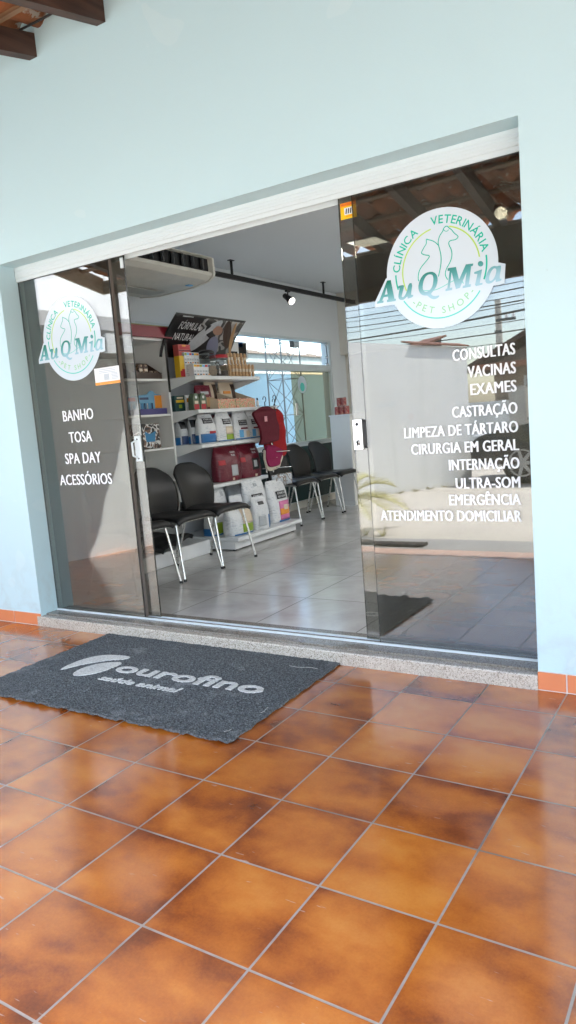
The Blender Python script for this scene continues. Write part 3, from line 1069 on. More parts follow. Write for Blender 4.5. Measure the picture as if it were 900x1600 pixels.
def pane(name, parent, x0, x1, y, mat):
    b = MB()
    b.box(x0, x1, y, y + 0.008, GZ0, GZ1, mat)
    o = b.build(name, parent)
    e = MB()
    e.box(x0 - 0.0012, x0 - 0.0002, y - 0.0002, y + 0.0082, GZ0, GZ1)
    e.box(x1 + 0.0002, x1 + 0.0012, y - 0.0002, y + 0.0082, GZ0, GZ1)
    e.build('polished_edge', parent, M['glass_edge'])
    return o


fl = thing('fixed_glass_panel', 'smoked glass panel reading BANHO, TOSA, SPA DAY, ACESSÓRIOS under a round logo', 'glass panel', ((XL - 1.455) / 2, GY, SILL))
fr_ = thing('fixed_glass_panel', 'smoked glass panel reading CONSULTAS down to ATENDIMENTO DOMICILIAR under a round logo', 'glass panel', ((XR + 0.06) / 2, GY, SILL))
sl = thing('sliding_glass_door', 'smoked glass sliding door with a white pull handle, beside the black chairs', 'glass door', (-1.78, SY, SILL))
sr = thing('sliding_glass_door', 'smoked glass sliding door with a chrome lock plate and a yellow sticker', 'glass door', (0.38, SY, SILL))


def into(o, parent):
    """keep world place while parenting to an unrotated empty"""
    o.parent = parent
    o.location = Vector(o.location) - Vector(parent.location)
    return o


def P(o, parent):
    return into(o, parent)


def door(parent, x0, x1, y):
    b = MB()
    b.box(x0, x1, y, y + 0.008, GZ0, GZ1, M['glass'])
    P(b.build('pane'), parent)
    e = MB()
    e.box(x0 - 0.0016, x0 - 0.0002, y - 0.0004, y + 0.0084, GZ0, GZ1)
    e.box(x1 + 0.0002, x1 + 0.0016, y - 0.0004, y + 0.0084, GZ0, GZ1)
    P(e.build('polished_edge', None, M['glass_edge']), parent)


door(fl, XL + 0.004, -1.458, GY)
door(fr_, 0.060, XR - 0.004, GY)
door(sl, XL + 0.02, -1.362, SY)
door(sr, -0.022, XR - 0.02, SY)
# brush seal between fixed and sliding leaf
b = MB()
b.box(-1.464, -1.452, GY + 0.0095, SY - 0.001, GZ0, GZ1)
P(b.build('seal', None, simple('grey_brush_seal', (0.13, 0.11, 0.095), 0.7)), fl)

logo_r = logo(None, 0.454, GY - 0.0004, 1.743)
P(logo_r, fr_)
logo_l = logo_r.copy()
COL.objects.link(logo_l)
logo_l.parent = fl
logo_l.location = Vector((-1.800, GY - 0.0004, 1.738)) - Vector(fl.location)


def line(parent, s, x, z, h, width, align):
    b = MB()
    ch = max(v[1] for v in text_geo('H', 0.065, 0.0, 0.0, 0.0004, 1.0)[0])
    k = h / ch
    e = 0.0042 * h / 0.0455          # heavy strokes: the word is laid four times, a hair apart
    for q, dx in enumerate((-e / 2, -e / 6, e / 6, e / 2)):
        b.text(s, 0.065, lambda u, v, d: (u + dx, -d - q * 0.0005, v * k), M['vinyl'], width=width - e, align=align, bold=0.0, depth=0.0004, space=1.05)
    o = b.build('lettering', None, loc=(x, GY - 0.0004, z))
    P(o, parent)


for s, z, wd in (('CONSULTAS', 1.354, 0.262), ('VACINAS', 1.279, 0.201), ('EXAMES', 1.206, 0.192), ('CASTRAÇÃO', 1.117, 0.276),
                 ('LIMPEZA DE TÁRTARO', 1.041, 0.500), ('CIRURGIA EM GERAL', 0.967, 0.472), ('INTERNAÇÃO', 0.892, 0.302),
                 ('ULTRA-SOM', 0.812, 0.276), ('EMERGÊNCIA', 0.740, 0.308), ('ATENDIMENTO DOMICILIAR', 0.670, 0.640)):
    line(fr_, s, 0.742, z, 0.0455, wd, 'R')
for s, z, wd in (('BANHO', 1.260, 0.264), ('TOSA', 1.130, 0.198), ('SPA DAY', 1.003, 0.310), ('ACESSÓRIOS', 0.874, 0.452)):
    line(fl, s, -1.826, z, 0.063, wd, 'C')

# licence notice under the left logo
b = MB()
b.box(-1.648, -1.450, GY - 0.0012, GY - 0.0004, 1.446, 1.542, M['vinyl'])
b.box(-1.648, -1.450, GY - 0.0018, GY - 0.00125, 1.446, 1.462, simple('orange_print', (0.75, 0.30, 0.06), 0.25))
gp = simple('grey_blue_print', (0.34, 0.42, 0.50), 0.3)
for k in range(3):
    b.box(-1.61, -1.48, GY - 0.0018, GY - 0.00125, 1.530 - k * 0.009, 1.533 - k * 0.009, gp)
for k in range(7):
    b.box(-1.572 + k * 0.006, -1.569 + k * 0.006, GY - 0.0018, GY - 0.00125, 1.470, 1.505, gp)
for k in range(5):
    b.box(-1.515, -1.465, GY - 0.0018, GY - 0.00125, 1.472 + k * 0.008, 1.475 + k * 0.008, gp)
P(b.build('notice'), fl)

# yellow alarm sticker on the sliding leaf
yel = simple('yellow_vinyl', (0.80, 0.50, 0.02), 0.15)
org = simple('orange_vinyl', (0.80, 0.26, 0.02), 0.15)
b = MB()
ys = SY - 0.0004
b.box(-0.013, 0.066, ys - 0.0006, ys, 2.034, 2.104, yel)
b.box(-0.013, 0.066, ys - 0.0011, ys - 0.00065, 2.088, 2.104, org)
b.text('PROTEGIDO', 0.012, lambda u, v, d: (0.0265 + u, ys - 0.0013 - d, 2.092 + v), simple('red_print', (0.5, 0.06, 0.02), 0.3), width=0.066, align='C', bold=0.02, depth=0.0002)
b.box(0.006, 0.047, ys - 0.0011, ys - 0.00065, 2.052, 2.082, M['vinyl'])
for k in range(3):
    x = 0.011 + k * 0.011
    b.prism([(x, 2.056), (x + 0.006, 2.056), (x + 0.010, 2.078), (x + 0.004, 2.078)], lambda u, v, d: (u, ys - 0.00115 - d, v), 0.0003, M['black'])
b.box(0.012, 0.044, ys - 0.0011, ys - 0.00065, 2.043, 2.047, org)
P(b.build('alarm_sticker'), sr)

# lock plate with black pull
b = MB()
b.box(-0.022, 0.030, SY - 0.010, SY - 0.0005, 0.998, 1.142, M['chrome'], 0.003)
b.lathe([(0.006, -0.0135), (0.008, -0.0115), (0.008, -0.0102)], (0.002, SY, 1.118), M['black'], 12, 'Y')
b.lathe([(0.005, -0.017), (0.010, -0.015), (0.011, -0.0102)], (0.004, SY, 1.035), M['steel'], 14, 'Y')
b.box(0.001, 0.007, SY - 0.022, SY - 0.0165, 1.018, 1.040, M['black_metal'], 0.001)
lk = b.build('lock')
P(lk, sr)
b = MB()
b.box(0.030, 0.060, SY - 0.016, SY - 0.0005, 1.005, 1.138, M['black'], 0.010, 3)
pb = b.build('pull')
pb.parent = lk
b = MB()
b.box(-1.412, -1.366, SY - 0.012, SY - 0.0005, 0.995, 1.140, M['alu'], 0.003)
for z in (1.012, 1.122):
    b.lathe([(0.003, -0.0145), (0.005, -0.0135), (0.005, -0.0122)], (-1.389, SY, z), M['black'], 10, 'Y')
b.tube([(-1.40, SY - 0.012, 1.02), (-1.405, SY - 0.038, 1.03), (-1.405, SY - 0.038, 1.105), (-1.40, SY - 0.012, 1.115)], 0.006, M['alu'], 8)
P(b.build('handle'), sl)
b = MB()
b.box(-1.385, -1.362, SY - 0.006, SY + 0.014, 2.062, 2.118, M['alu'], 0.002)
P(b.build('hanger'), sl)
# notices stuck behind the right leaf
b = MB()
yb = SY + 0.009
b.box(0.045, 0.235, yb, yb + 0.0006, 1.125, 1.262, simple('buff_paper', (0.62, 0.56, 0.44), 0.7))
b.prism([(0.20, 1.195), (0.165, 1.215), (0.165, 1.203), (0.09, 1.203), (0.09, 1.187), (0.165, 1.187), (0.165, 1.175)], lambda x, z, d: (x, yb - 0.0008 + d, z), 0.0004, gp)
P(b.build('arrow_notice'), sr)
b = MB()
b.box(0.245, 0.285, yb, yb + 0.0006, 1.085, 1.17, M['vinyl'])
b.lathe([(0.016, -0.0009), (0.016, -0.0003)], (0.265, yb, 1.135), simple('crimson_print', (0.5, 0.03, 0.05), 0.4), 16, 'Y')
P(b.build('round_emblem_notice'), sr)

# ================================================================ door mat
mat_o = thing('door_mat', 'charcoal door mat with a pale leaf emblem and lettering in front of the sill', 'door mat', (-0.845, -0.465, 0.0), rad(0.6))
b = MB()
rnd = random.Random(3)
ML, MW = 1.525, 0.905


def mat_fn(u, v):
    x = (u - 0.5) * ML
    y = (v - 0.5) * MW
    e = 0.006 * math.sin(u * 41) + 0.004 * math.sin(u * 97 + 1)
    ed = max(0, 1 - v * 9)
    y += -abs(e) * 0.9 * ed if v < 0.2 else (0.003 * math.sin(u * 60) if v > 0.97 else 0)
    x += 0.003 * math.sin(v * 50) if u < 0.02 or u > 0.98 else 0
    z = 0.012 + rnd.uniform(-0.0022, 0.0022) + ed * abs(e) * 1.4
    return (x, y, z)


b.sheet(mat_fn, 190, 112, 0.0095, M['mat'], False)
b.build('mat_body', mat_o)
b = MB()


def mfn(x, y, d):
    return (x, y, 0.0118 + d)


mx, my = 0.845, 0.465
k = lambda pts: [(x + mx, y + my) for x, y in pts]
leaf1 = smooth_loop(k([(-1.378, -0.590), (-1.395, -0.50), (-1.385, -0.40), (-1.330, -0.325), (-1.24, -0.300), (-1.145, -0.300), (-1.165, -0.345), (-1.23, -0.375), (-1.29, -0.43), (-1.345, -0.51)]), 2)
leaf2 = smooth_loop(k([(-1.262, -0.612), (-1.285, -0.52), (-1.25, -0.44), (-1.19, -0.395), (-1.128, -0.380), (-1.125, -0.45), (-1.145, -0.54), (-1.20, -0.60)]), 2)
b.prism(leaf1, mfn, 0.0042, M['matprint'])
b.prism(leaf2, mfn, 0.0042, M['matprint'])
b.text('ourofino', 0.16, lambda u, v, d: (-1.098 + mx + u, -0.492 + my + v, 0.0118 + d * 1.0), M['matprint'], width=0.865, bold=0.018, depth=0.0042)
b.text('saúde animal', 0.07, lambda u, v, d: (-1.083 + mx + u, -0.605 + my + v, 0.0118 + d), M['matprint'], width=0.490, bold=0.016, shear=0.2, depth=0.0040)
b.build('printed_emblem', mat_o)
b = MB()
for (x, y, a, n) in ((0.56, 0.31, 0.12, 8), (0.70, -0.40, 1.2, 3), (0.735, -0.2, 1.5, 4)):
    pts = []
    for i in range(n):
        pts.append((x + 0.022 * i * math.cos(a) + 0.006 * math.sin(i * 1.7), y + 0.022 * i * math.sin(a) + 0.006 * math.cos(i * 1.3), 0.0165))
    b = MB()
    b.tube(pts, 0.0008, simple('frayed_thread', (0.55, 0.54, 0.50), 0.8), 5)
    b.build('loose_thread', mat_o)

# ================================================================ chairs
def make_chair(label, group):
    t = thing('waiting_chair', label, 'chair', (0, 0, 0), 0, group)

    def seat_fn(u, v):
        y = (u - 0.5) * 0.42 * (1 - 0.10 * (1 - v))
        x = -0.19 + 0.395 * v
        sag = -0.022 * (1 - (2 * u - 1) ** 2) * math.sin(math.pi * min(1, v * 1.1))
        z = 0.452 + sag - 0.030 * max(0, (v - 0.86) / 0.14) ** 2 - 0.024 * abs(2 * u - 1) ** 5 + 0.03 * max(0, 0.12 - v)
        return (x, y, z)
    MB().sheet(seat_fn, 16, 14, 0.022, M['black']).build('seat', t)

    def back_fn(u, v):
        top = 1 - 0.0 * v
        wd = 0.335 + 0.085 * math.sin(math.pi * min(1, v * 0.72 + 0.12))
        s = 2 * u - 1
        y = s * wd / 2 * (1 - 0.13 * max(0, (v - 0.86) / 0.14) ** 2.2)
        z = 0.445 + 0.37 * v - 0.045 * (abs(s) ** 3.4) * max(0, (v - 0.65) / 0.35)
        x = -0.165 - 0.10 * v + 0.035 * math.sin(math.pi * v * 1.0) + 0.03 * s * s
        return (x, y, z)
    bk = MB().sheet(back_fn, 16, 18, 0.012, M['black']).build('backrest', t)
    for sy in (-1, 1):
        b = MB()
        b.tube([(-0.185, sy * 0.165, 0.435), (-0.185, sy * 0.168, 0.47), (-0.178, sy * 0.172, 0.51)], [0.016, 0.016, 0.012], M['black'], 8)
        b.build('back_bracket', t)
    for sx, sy in ((1, -1), (1, 1), (-1, -1), (-1, 1)):
        b = MB()
        x0, x1 = (0.150, 0.222) if sx > 0 else (-0.130, -0.245)
        b.tube([(x0, sy * 0.185, 0.425), (x1, sy * 0.220, 0.004)], [0.0098, 0.009], M['steel'], 10)
        b.lathe([(0.013, 0), (0.013, 0.014), (0.010, 0.018)], (x1, sy * 0.22, 0.0), M['black'], 10)
        if sx > 0:
            b.box(x0 - 0.02, x0 + 0.048, sy * 0.185 - 0.022, sy * 0.185 + 0.022, 0.405, 0.434, M['steel'], 0.008, 2)
        b.build('leg', t)
    b = MB()
    b.box(-0.14, 0.19, -0.188, -0.172, 0.405, 0.428, M['steel'], 0.003)
    b.box(-0.14, 0.19, 0.172, 0.188, 0.405, 0.428, M['steel'], 0.003)
    b.box(0.13, 0.15, -0.1715, 0.1715, 0.406, 0.424, M['steel'], 0.003)
    b.box(0.128, 0.152, -0.19, 0.19, 0.4075, 0.4225, M['steel'])
    b.build('seat_frame', t)
    return t


FRONT_G = 'black chairs in a row by the entrance'
BACK_G = 'black chairs in a row under the window'
ch = make_chair('black plastic chair half hidden behind the smoked glass door', FRONT_G)
ch.location = (-2.095, 0.725, FL)
ch2 = copy_tree(ch)
ch2.location = (-2.095, 1.212, FL)
ch2['label'] = 'middle black chair of the entrance row, in front of the white cabinet'
ch3 = copy_tree(ch)
ch3.location = (-2.095, 1.668, FL)
ch3['label'] = 'black chair at the shop end of the entrance row, before the food bags'
for y, lb in ((3.58, 'black chair nearly hidden behind the hanging red pet clothes'), (4.05, 'black chair under the window, next to the red pet clothes'), (4.545, 'black chair under the window, next to the tall white cupboard')):
    c = copy_tree(ch)
    c.location = (-2.535, y, FL)
    c['label'] = lb
    c['group'] = BACK_G

# ================================================================ shop furniture
# white cabinet on a low plinth
cab = thing('shelf_cabinet', 'tall white open cabinet with four shelves at the entrance', 'cabinet', (-2.88, 1.42, FL))
b = MB()
CX0, CX1, CYA, CYB = -3.06, -2.70, 0.86, 1.985
b.box(CX0, CX1, CYB - 0.022, CYB, FL + 0.122, 1.915)
b.box(CX0, CX1, CYA, CYA + 0.022, FL + 0.122, 1.915)
b.box(CX0, CX0 + 0.012, CYA + 0.0225, CYB - 0.0225, FL + 0.122, 1.893)
b.box(CX0, CX1 + 0.002, CYA - 0.003, CYB + 0.003, 1.9155, 1.935)
P(b.build('carcass', None, M['white_lam']), cab)
for z in (1.595, 1.296, 1.008, 0.728, 0.455):
    b = MB()
    b.box(CX0 + 0.0125, CX1 - 0.003, CYA + 0.0225, CYB - 0.0225, z - 0.018, z)
    P(b.build('shelf', None, M['white_lam']), cab)
b = MB()
b.box(-3.06, -2.40, 0.80, 1.965, FL + 0.001, FL + 0.12, None, 0.004)
P(b.build('plinth', None, M['white_shelf']), cab)
b = MB()
b.box(CX1 + 0.0005, CX1 + 0.008, CYB - 0.021, CYB - 0.001, 1.48, 1.90)
P(b.build('black_edge_strip', None, M['black']), cab)

# gondola
gon = thing('shelf_gondola', 'white metal shelf gondola stocked with pet food along the side wall', 'shelving', (-2.7, 2.5, FL))
GA, GB = 2.035, 3.03
b = MB()
b.box(-2.90, -2.865, GA, GB, FL + 0.10, 1.92)
P(b.build('back_panel', None, M['shelf_back']), gon)
b = MB()
for y in (GA - 0.015, GB - 0.017):
    b = MB()
    b.box(-2.93, -2.855, y, y + 0.032, FL + 0.02, 1.93)
    P(b.build('upright', None, M['white_shelf']), gon)
BD = ((1.600, -2.455), (1.310, -2.455), (1.008, -2.455), (0.640, -2.455))
for z, xf in BD:
    b = MB()
    b.box(-2.864, xf, GA + 0.004, GB - 0.004, z - 0.032, z, None, 0.004)
    for y in (GA + 0.0035, GB - 0.0065):
        b.prism([(-2.862, z - 0.001), (-2.862, z - 0.115), (-2.80, z - 0.110), (xf + 0.002, z - 0.031), (xf + 0.002, z - 0.001)], lambda x, zz, d, y=y: (x, y + d, zz), 0.003)
    P(b.build('shelf', None, M['white_shelf']), gon)
b = MB()
b.box(-2.90, -2.155, 2.045, 3.12, FL + 0.085, FL + 0.118, None, 0.005)
b.box(-2.86, -2.215, 2.07, 3.085, FL + 0.012, FL + 0.0845)
P(b.build('base_deck', None, M['white_shelf']), gon)
b = MB()
for x, y in ((-2.24, 2.10), (-2.24, 3.06), (-2.8, 2.10), (-2.8, 3.06)):
    b = MB()
    b.lathe([(0.02, FL), (0.02, FL + 0.008), (0.008, FL + 0.0125)], (x, y, 0), M['black'], 10)
    P(b.build('foot', None), gon)
b = MB()
b.tube([(-2.47, 3.035, 0.66), (-2.47, 3.045, 0.95)], 0.008, M['chrome'], 8)
b.tube([(-2.40, 3.05, 0.66), (-2.40, 3.06, 0.95)], 0.006, M['chrome'], 8)
for z in (0.70, 0.86):
    b.tube([(-2.52, 3.04, z), (-2.36, 3.09, z), (-2.30, 3.22, z - 0.005)], 0.005, M['chrome'], 6)
P(b.build('wire_rack', None), gon)
b = MB()
b.tube([(-2.86, 3.035, 1.30), (-2.50, 3.06, 1.30), (-2.38, 3.22, 1.305)], 0.006, M['chrome'], 8)
P(b.build('hanging_rod', None), gon)

def film(name, col, ink=(0.30, 0.34, 0.40)):
    """crinkled pouch film with rows of tiny print"""
    t = NT(name)
    o = t.obj()
    mpp = t.n('ShaderNodeMapping')
    mpp.inputs['Scale'].default_value = (22, 22, 120)
    t.l(o, mpp.inputs[0])
    tiny = t.ramp(t.noise(1.0, 2, 0.5, mpp.outputs[0]), [(0, (0, 0, 0)), (0.56, (0, 0, 0)), (0.60, (1, 1, 1)), (1, (1, 1, 1))])
    area = t.ramp(t.noise(9, 2, 0.5, o), [(0, (0, 0, 0)), (0.48, (0, 0, 0)), (0.52, (1, 1, 1)), (1, (1, 1, 1))])
    c = t.mix(t.math('MULTIPLY', t.math('MULTIPLY', tiny, area), 0.55), col, ink)
    c = t.mix(t.math('MULTIPLY', t.noise(7, 4, 0.6, o), 0.35), c, tuple(x * 0.7 for x in col))
    wr = t.noise(16, 3, 0.55, o, 1.2)
    t.bsdf(c, 0.28, 0.5, 0, t.bump(wr, 0.55, 0.02))
    return t.m


INK = {
    'navy': simple('navy_print', (0.012, 0.035, 0.11), 0.3), 'blue': simple('blue_print', (0.02, 0.14, 0.36), 0.3),
    'sky': simple('sky_blue_print', (0.13, 0.42, 0.72), 0.3), 'white': film('white_pack_film', (0.72, 0.73, 0.74)),
    'grey': film('silver_pack_film', (0.46, 0.48, 0.50)), 'black': simple('black_print', (0.012, 0.012, 0.014), 0.3),
    'maroon': film('maroon_pack_film', (0.14, 0.008, 0.022), (0.22, 0.05, 0.06)), 'red': simple('red_card_print', (0.46, 0.02, 0.03), 0.35),
    'green': simple('olive_green_print', (0.26, 0.38, 0.03), 0.35), 'dgreen': simple('bottle_green_print', (0.008, 0.05, 0.05), 0.35),
    'pink': simple('pink_print', (0.62, 0.17, 0.36), 0.35), 'orange': simple('amber_print', (0.75, 0.28, 0.03), 0.35),
    'yellow': simple('yellow_print', (0.74, 0.46, 0.02), 0.35), 'tan': simple('tan_print', (0.48, 0.29, 0.14), 0.5),
    'cream': simple('cream_print', (0.66, 0.55, 0.42), 0.45), 'brown': simple('dark_brown_print', (0.05, 0.024, 0.014), 0.4),
}


def bag(label, x, y0, y1, z0, h, depth, film, panels=(), badge=None, words=None, rz=0.0, group=None, gusset=None, seed=1, lean=0.0, top=0.93):
    """soft pouch standing upright, its front turned towards +X; panels = (v0, v1, u0, u1, ink)"""
    wd = y1 - y0
    t = thing('food_bag', label, 'food bag', (x, (y0 + y1) / 2, z0), rz, group)
    r = random.Random(seed)
    n = 28
    prof = [(0.0, 0.93, 0.94), (0.03, 0.985, 1.0), (0.25, 1.0, 1.0), (0.46, 1.0, 0.97), (0.66, (2 + top) / 3 + 0.02, 0.80), (0.80, (1 + top) / 2, 0.56), (0.90, top + 0.02, 0.25), (0.945, top, 0.06), (1.0, top + 0.005, 0.05)]

    def dims(v):
        for a, c in zip(prof, prof[1:]):
            if a[0] <= v <= c[0]:
                k_ = (v - a[0]) / (c[0] - a[0])
                return a[1] + (c[1] - a[1]) * k_, a[2] + (c[2] - a[2]) * k_
        return prof[-1][1], prof[-1][2]

    def front(uy, v):
        """x of the front face at width fraction uy (-1..1) and height v"""
        w_, d_ = dims(v)
        q = min(1, abs(uy) / w_) ** 3.2
        return depth / 2 * d_ * (1 - q) ** (1 / 3.2) - lean * v * h
    vs, fs = [], []
    rows = [0, .015, .05, .12, .2, .3, .4, .5, .6, .7, .78, .84, .89, .93, .96, 1.0]
    for v in rows:
        w_, d_ = dims(v)
        for i in range(n):
            a = 2 * math.pi * i / n
            ca, sa = math.cos(a), math.sin(a)
            ex = 2 / 3.2
            X = depth / 2 * d_ * (abs(ca) ** ex) * (1 if ca >= 0 else -1)
            Y = wd / 2 * w_ * (abs(sa) ** ex) * (1 if sa >= 0 else -1)
            j = 0.0 if v in (0, 1.0) else r.uniform(-1, 1) * 0.0022
            vs.append((X * (1 + j * 8) - lean * v * h, Y + j, v * h))
    for q in range(len(rows) - 1):
        for i in range(n):
            fs.append((q * n + i, q * n + (i + 1) % n, (q + 1) * n + (i + 1) % n, (q + 1) * n + i))
    b = MB()
    b.add(vs, fs, film, True)
    b.add(vs[:n], [tuple(range(n))[::-1]], film)
    b.add(vs[-n:], [tuple(range(n))], film)
    b.build('pouch', t)
    lay = 0.0022
    for (v0, v1, u0, u1, ink) in panels:
        def pf(u, v, v0=v0, v1=v1, u0=u0, u1=u1, lay=lay):
            uy = u0 + (u1 - u0) * u
            vv = v0 + (v1 - v0) * v
            return (front(uy, vv) + lay, uy * wd / 2, vv * h)
        b = MB()
        b.sheet(pf, 8, 6, 0.0010, INK.get(ink, ink) if isinstance(ink, str) else ink)
        lay += 0.0012
        b.build('printed_panel', t)
    if gusset:
        b = MB()
        b.sheet(lambda u, v: (-depth * 0.32 + depth * 0.64 * u - lean * (0.02 + 0.3 * v) * h, -wd / 2 - 0.002, h * (0.02 + 0.28 * v)), 4, 3, 0.001, INK[gusset])
        b.build('side_print', t)
    if words and not badge:
        for q, wrd in enumerate(words):
            vv = 0.80 - 0.09 * q

            def tf2(x_, y_, d):
                uy = 0.12 + x_ / (wd / 2)
                return (front(max(-0.98, min(0.98, uy)), vv + y_ / h) + 0.006 + d, 0.06 * wd + x_, vv * h + y_)
            b = MB()
            b.text(wrd, 0.075 * h, tf2, INK['white'], align='L', bold=0.02, depth=0.0008)
            b.build('lettering', t)
    if badge:
        v0, v1, u0, u1 = badge
        b = MB()

        def pf2(u, v):
            uy = u0 + (u1 - u0) * u
            vv = v0 + (v1 - v0) * v
            return (front(uy, vv) + lay + 0.0006, uy * wd / 2, vv * h)
        b.sheet(pf2, 6, 4, 0.0012, INK['black'])
        if words:
            for q, wrd in enumerate(words):
                vv = v0 + (v1 - v0) * (0.60 if q == 0 else 0.16)
                sz = (v1 - v0) * h * 0.40
                um = (u0 + u1) / 2

                def tf(x_, y_, d):
                    uy = um + x_ / (wd / 2)
                    return (front(max(-0.98, min(0.98, uy)), vv) + lay + 0.0016 + d, um * wd / 2 + x_, vv * h + y_)
                b.text(wrd, sz, tf, INK['white'], width=(u1 - u0) * wd / 2 * 0.84, align='C', bold=0.01, depth=0.0006)
        b.build('name_badge', t)
    return t


def pack(name, label, cat, x, y0, y1, z0, z1, depth, film, panels=(), rz=0.0, group=None, text=None):
    """carton: body plus printed faces on its front (panels = v0, v1, u0, u1, ink in 0..1)"""
    wd, h = y1 - y0, z1 - z0
    t = thing(name, label, cat, (x, (y0 + y1) / 2, z0), rz, group)
    b = MB()
    b.box(-depth, 0, -wd / 2, wd / 2, 0.0005, h, film, 0.0025)
    b.build('carton', t)
    b = MB()
    lay = 0.0006
    for (v0, v1, u0, u1, ink) in panels:
        b.box(lay - 0.0004, lay + 0.0004, -wd / 2 + wd * u0, -wd / 2 + wd * u1, h * v0, h * v1, INK[ink] if isinstance(ink, str) else ink)
        lay += 0.0009
    if text:
        s, v, ink, u, wid = text
        b.text(s, h * 0.2, lambda a, c, d: (lay + d, -wd / 2 + wd * u + a, h * v + c), INK[ink], width=wd * wid, align='C', bold=0.02, depth=0.0005)
    if panels or text:
        b.build('printed_face', t)
    return t


BAGS = 'pet food bags on the gondola'
FN = ('FÓRMULA', 'NATURAL')
Z3, Z4, Z5 = 1.009, 0.641, FL + 0.119
# third shelf
bag('blue and silver food bag at the cabinet end of the third shelf', -2.72, 2.045, 2.155, Z3, 0.235, 0.10, INK['grey'], [(0.03, 0.35, -.85, .85, 'navy'), (0.62, 0.9, -.8, .8, 'black')], None, None, 0.0, BAGS, 'blue', 11, top=0.74)
bag('second blue and silver food bag from the cabinet on the third shelf', -2.68, 2.16, 2.285, Z3, 0.245, 0.11, INK['grey'], [(0.03, 0.38, -.85, .85, 'navy'), (0.62, 0.9, -.8, .8, 'black')], None, None, -0.25, BAGS, 'blue', 12, top=0.74)
bag('white food bag with blue base and red flash on the third shelf', -2.585, 2.175, 2.375, Z3, 0.262, 0.12, INK['white'], [(0.03, 0.33, -.86, .9, 'blue'), (0.33, 0.41, 0.05, .8, 'red')], (0.68, 0.86, -.5, .55), FN, -0.30, BAGS, 'blue', 13, top=0.74)
bag('white food bag with green band on the third shelf', -2.545, 2.375, 2.585, Z3, 0.272, 0.115, INK['white'], [(0.06, 0.24, -.1, .85, 'green'), (0.25, 0.5, -.1, .8, 'cream'), (0.02, 0.05, -.9, .9, 'blue')], (0.58, 0.76, -.35, .6), FN, -0.2, BAGS, None, 14, top=0.74)
bag('white bag with pale blue mark, beside the green banded bag on the third shelf', -2.535, 2.625, 2.835, Z3, 0.272, 0.11, INK['white'], [(0.08, 0.34, -.5, 0, 'sky'), (0.36, 0.42, -.3, .55, 'maroon'), (0.08, 0.3, 0.3, .8, 'cream'), (0.02, 0.06, -.9, .9, 'blue')], (0.50, 0.68, -.5, .5), FN, -0.2, BAGS, None, 15, top=0.74)
bag('white food bag with pale blue mark at the window end of the third shelf', -2.53, 2.835, 3.02, Z3, 0.265, 0.11, INK['white'], [(0.08, 0.34, -.5, 0, 'sky'), (0.36, 0.42, -.3, .55, 'maroon'), (0.08, 0.3, 0.3, .8, 'cream'), (0.02, 0.06, -.9, .9, 'blue')], (0.52, 0.70, -.5, .5), FN, -0.2, BAGS, None, 16, top=0.74)
for i, (y, c, lb) in enumerate(((2.36, 'grey', 'silver bag standing behind the blue based bag on the third shelf'), (2.60, 'maroon', 'maroon bag behind the green banded bag on the third shelf'), (2.80, 'maroon', 'maroon bag behind the twin white bags on the third shelf'))):
    bag(lb, -2.74, y - 0.09, y + 0.09, Z3, 0.25, 0.10, INK[c], [(0.55, 0.8, -.6, .6, 'black')], None, None, 0.0, BAGS, None, 20 + i)
# fourth shelf: maroon bags
bag('large maroon bag with a pale pet silhouette on the fourth shelf', -2.565, 2.345, 2.665, Z4, 0.322, 0.16, INK['maroon'], [(0.14, 0.46, -.05, .50, 'grey'), (0.48, 0.62, -.92, -.45, 'red'), (0.02, 0.09, -.05, .12, 'cream')], None, ('GRAN', 'PLUS'), -0.12, BAGS, None, 31)
bag('large maroon bag with a dark pet photo beside the wire rack', -2.555, 2.675, 2.985, Z4, 0.322, 0.16, INK['maroon'], [(0.22, 0.56, -.05, .6, 'black'), (0.3, 0.5, 0.1, .4, 'grey'), (0.48, 0.62, -.92, -.6, 'red'), (0.02, 0.09, 0.1, .3, 'cream')], None, ('GRAN', 'PLUS'), -0.12, BAGS, None, 32)
# base deck
bag('white food bag with a pink and orange panel at the front of the base deck', -2.33, 2.80, 3.10, Z5, 0.405, 0.155, INK['white'], [(0.05, 0.50, -.35, .92, 'pink'), (0.17, 0.32, -.3, .88, 'orange'), (0.28, 0.40, 0.1, .6, 'cream'), (0.01, 0.05, -.5, .95, 'blue')], (0.56, 0.74, -.45, .55), FN, -0.05, BAGS, None, 41, 0.03)
bag('tall white food bag with a navy corner in the middle of the base deck', -2.395, 2.50, 2.81, Z5, 0.445, 0.15, INK['white'], [(0.18, 0.38, 0.10, .85, 'navy'), (0.86, 0.92, -.05, .25, 'grey')], (0.55, 0.70, -.55, .45), FN, -0.1, BAGS, 'blue', 42)
bag('short white food bag with a deep blue stripe at the front of the base deck', -2.265, 2.44, 2.645, Z5, 0.30, 0.14, INK['white'], [(0.02, 0.42, 0.55, .95, 'blue'), (0.75, 0.85, -.4, .3, 'black'), (0.1, 0.42, -.7, .2, 'grey')], None, None, -0.15, BAGS, None, 43)
bag('white food bag with a green panel behind the chair seat', -2.29, 2.085, 2.40, Z5, 0.262, 0.16, INK['white'], [(0.08, 0.36, -.15, .92, 'green'), (0.37, 0.9, -.1, .85, 'cream'), (0.01, 0.06, -.8, .95, 'blue')], None, None, -0.1, BAGS, None, 44)
bag('green banded bag low behind the entrance chairs on the base deck', -2.50, 2.075, 2.265, Z5, 0.235, 0.15, INK['white'], [(0.08, 0.5, -.5, .9, 'green'), (0.02, 0.07, -.9, .9, 'blue')], None, None, -0.1, BAGS, 'blue', 45)
bag('white bag with a grey seal showing over the chair back', -2.54, 2.21, 2.39, Z5, 0.420, 0.13, INK['white'], [(0.80, 0.9, 0.1, .5, 'grey')], (0.50, 0.64, -.5, .5), FN, -0.1, BAGS, None, 46)
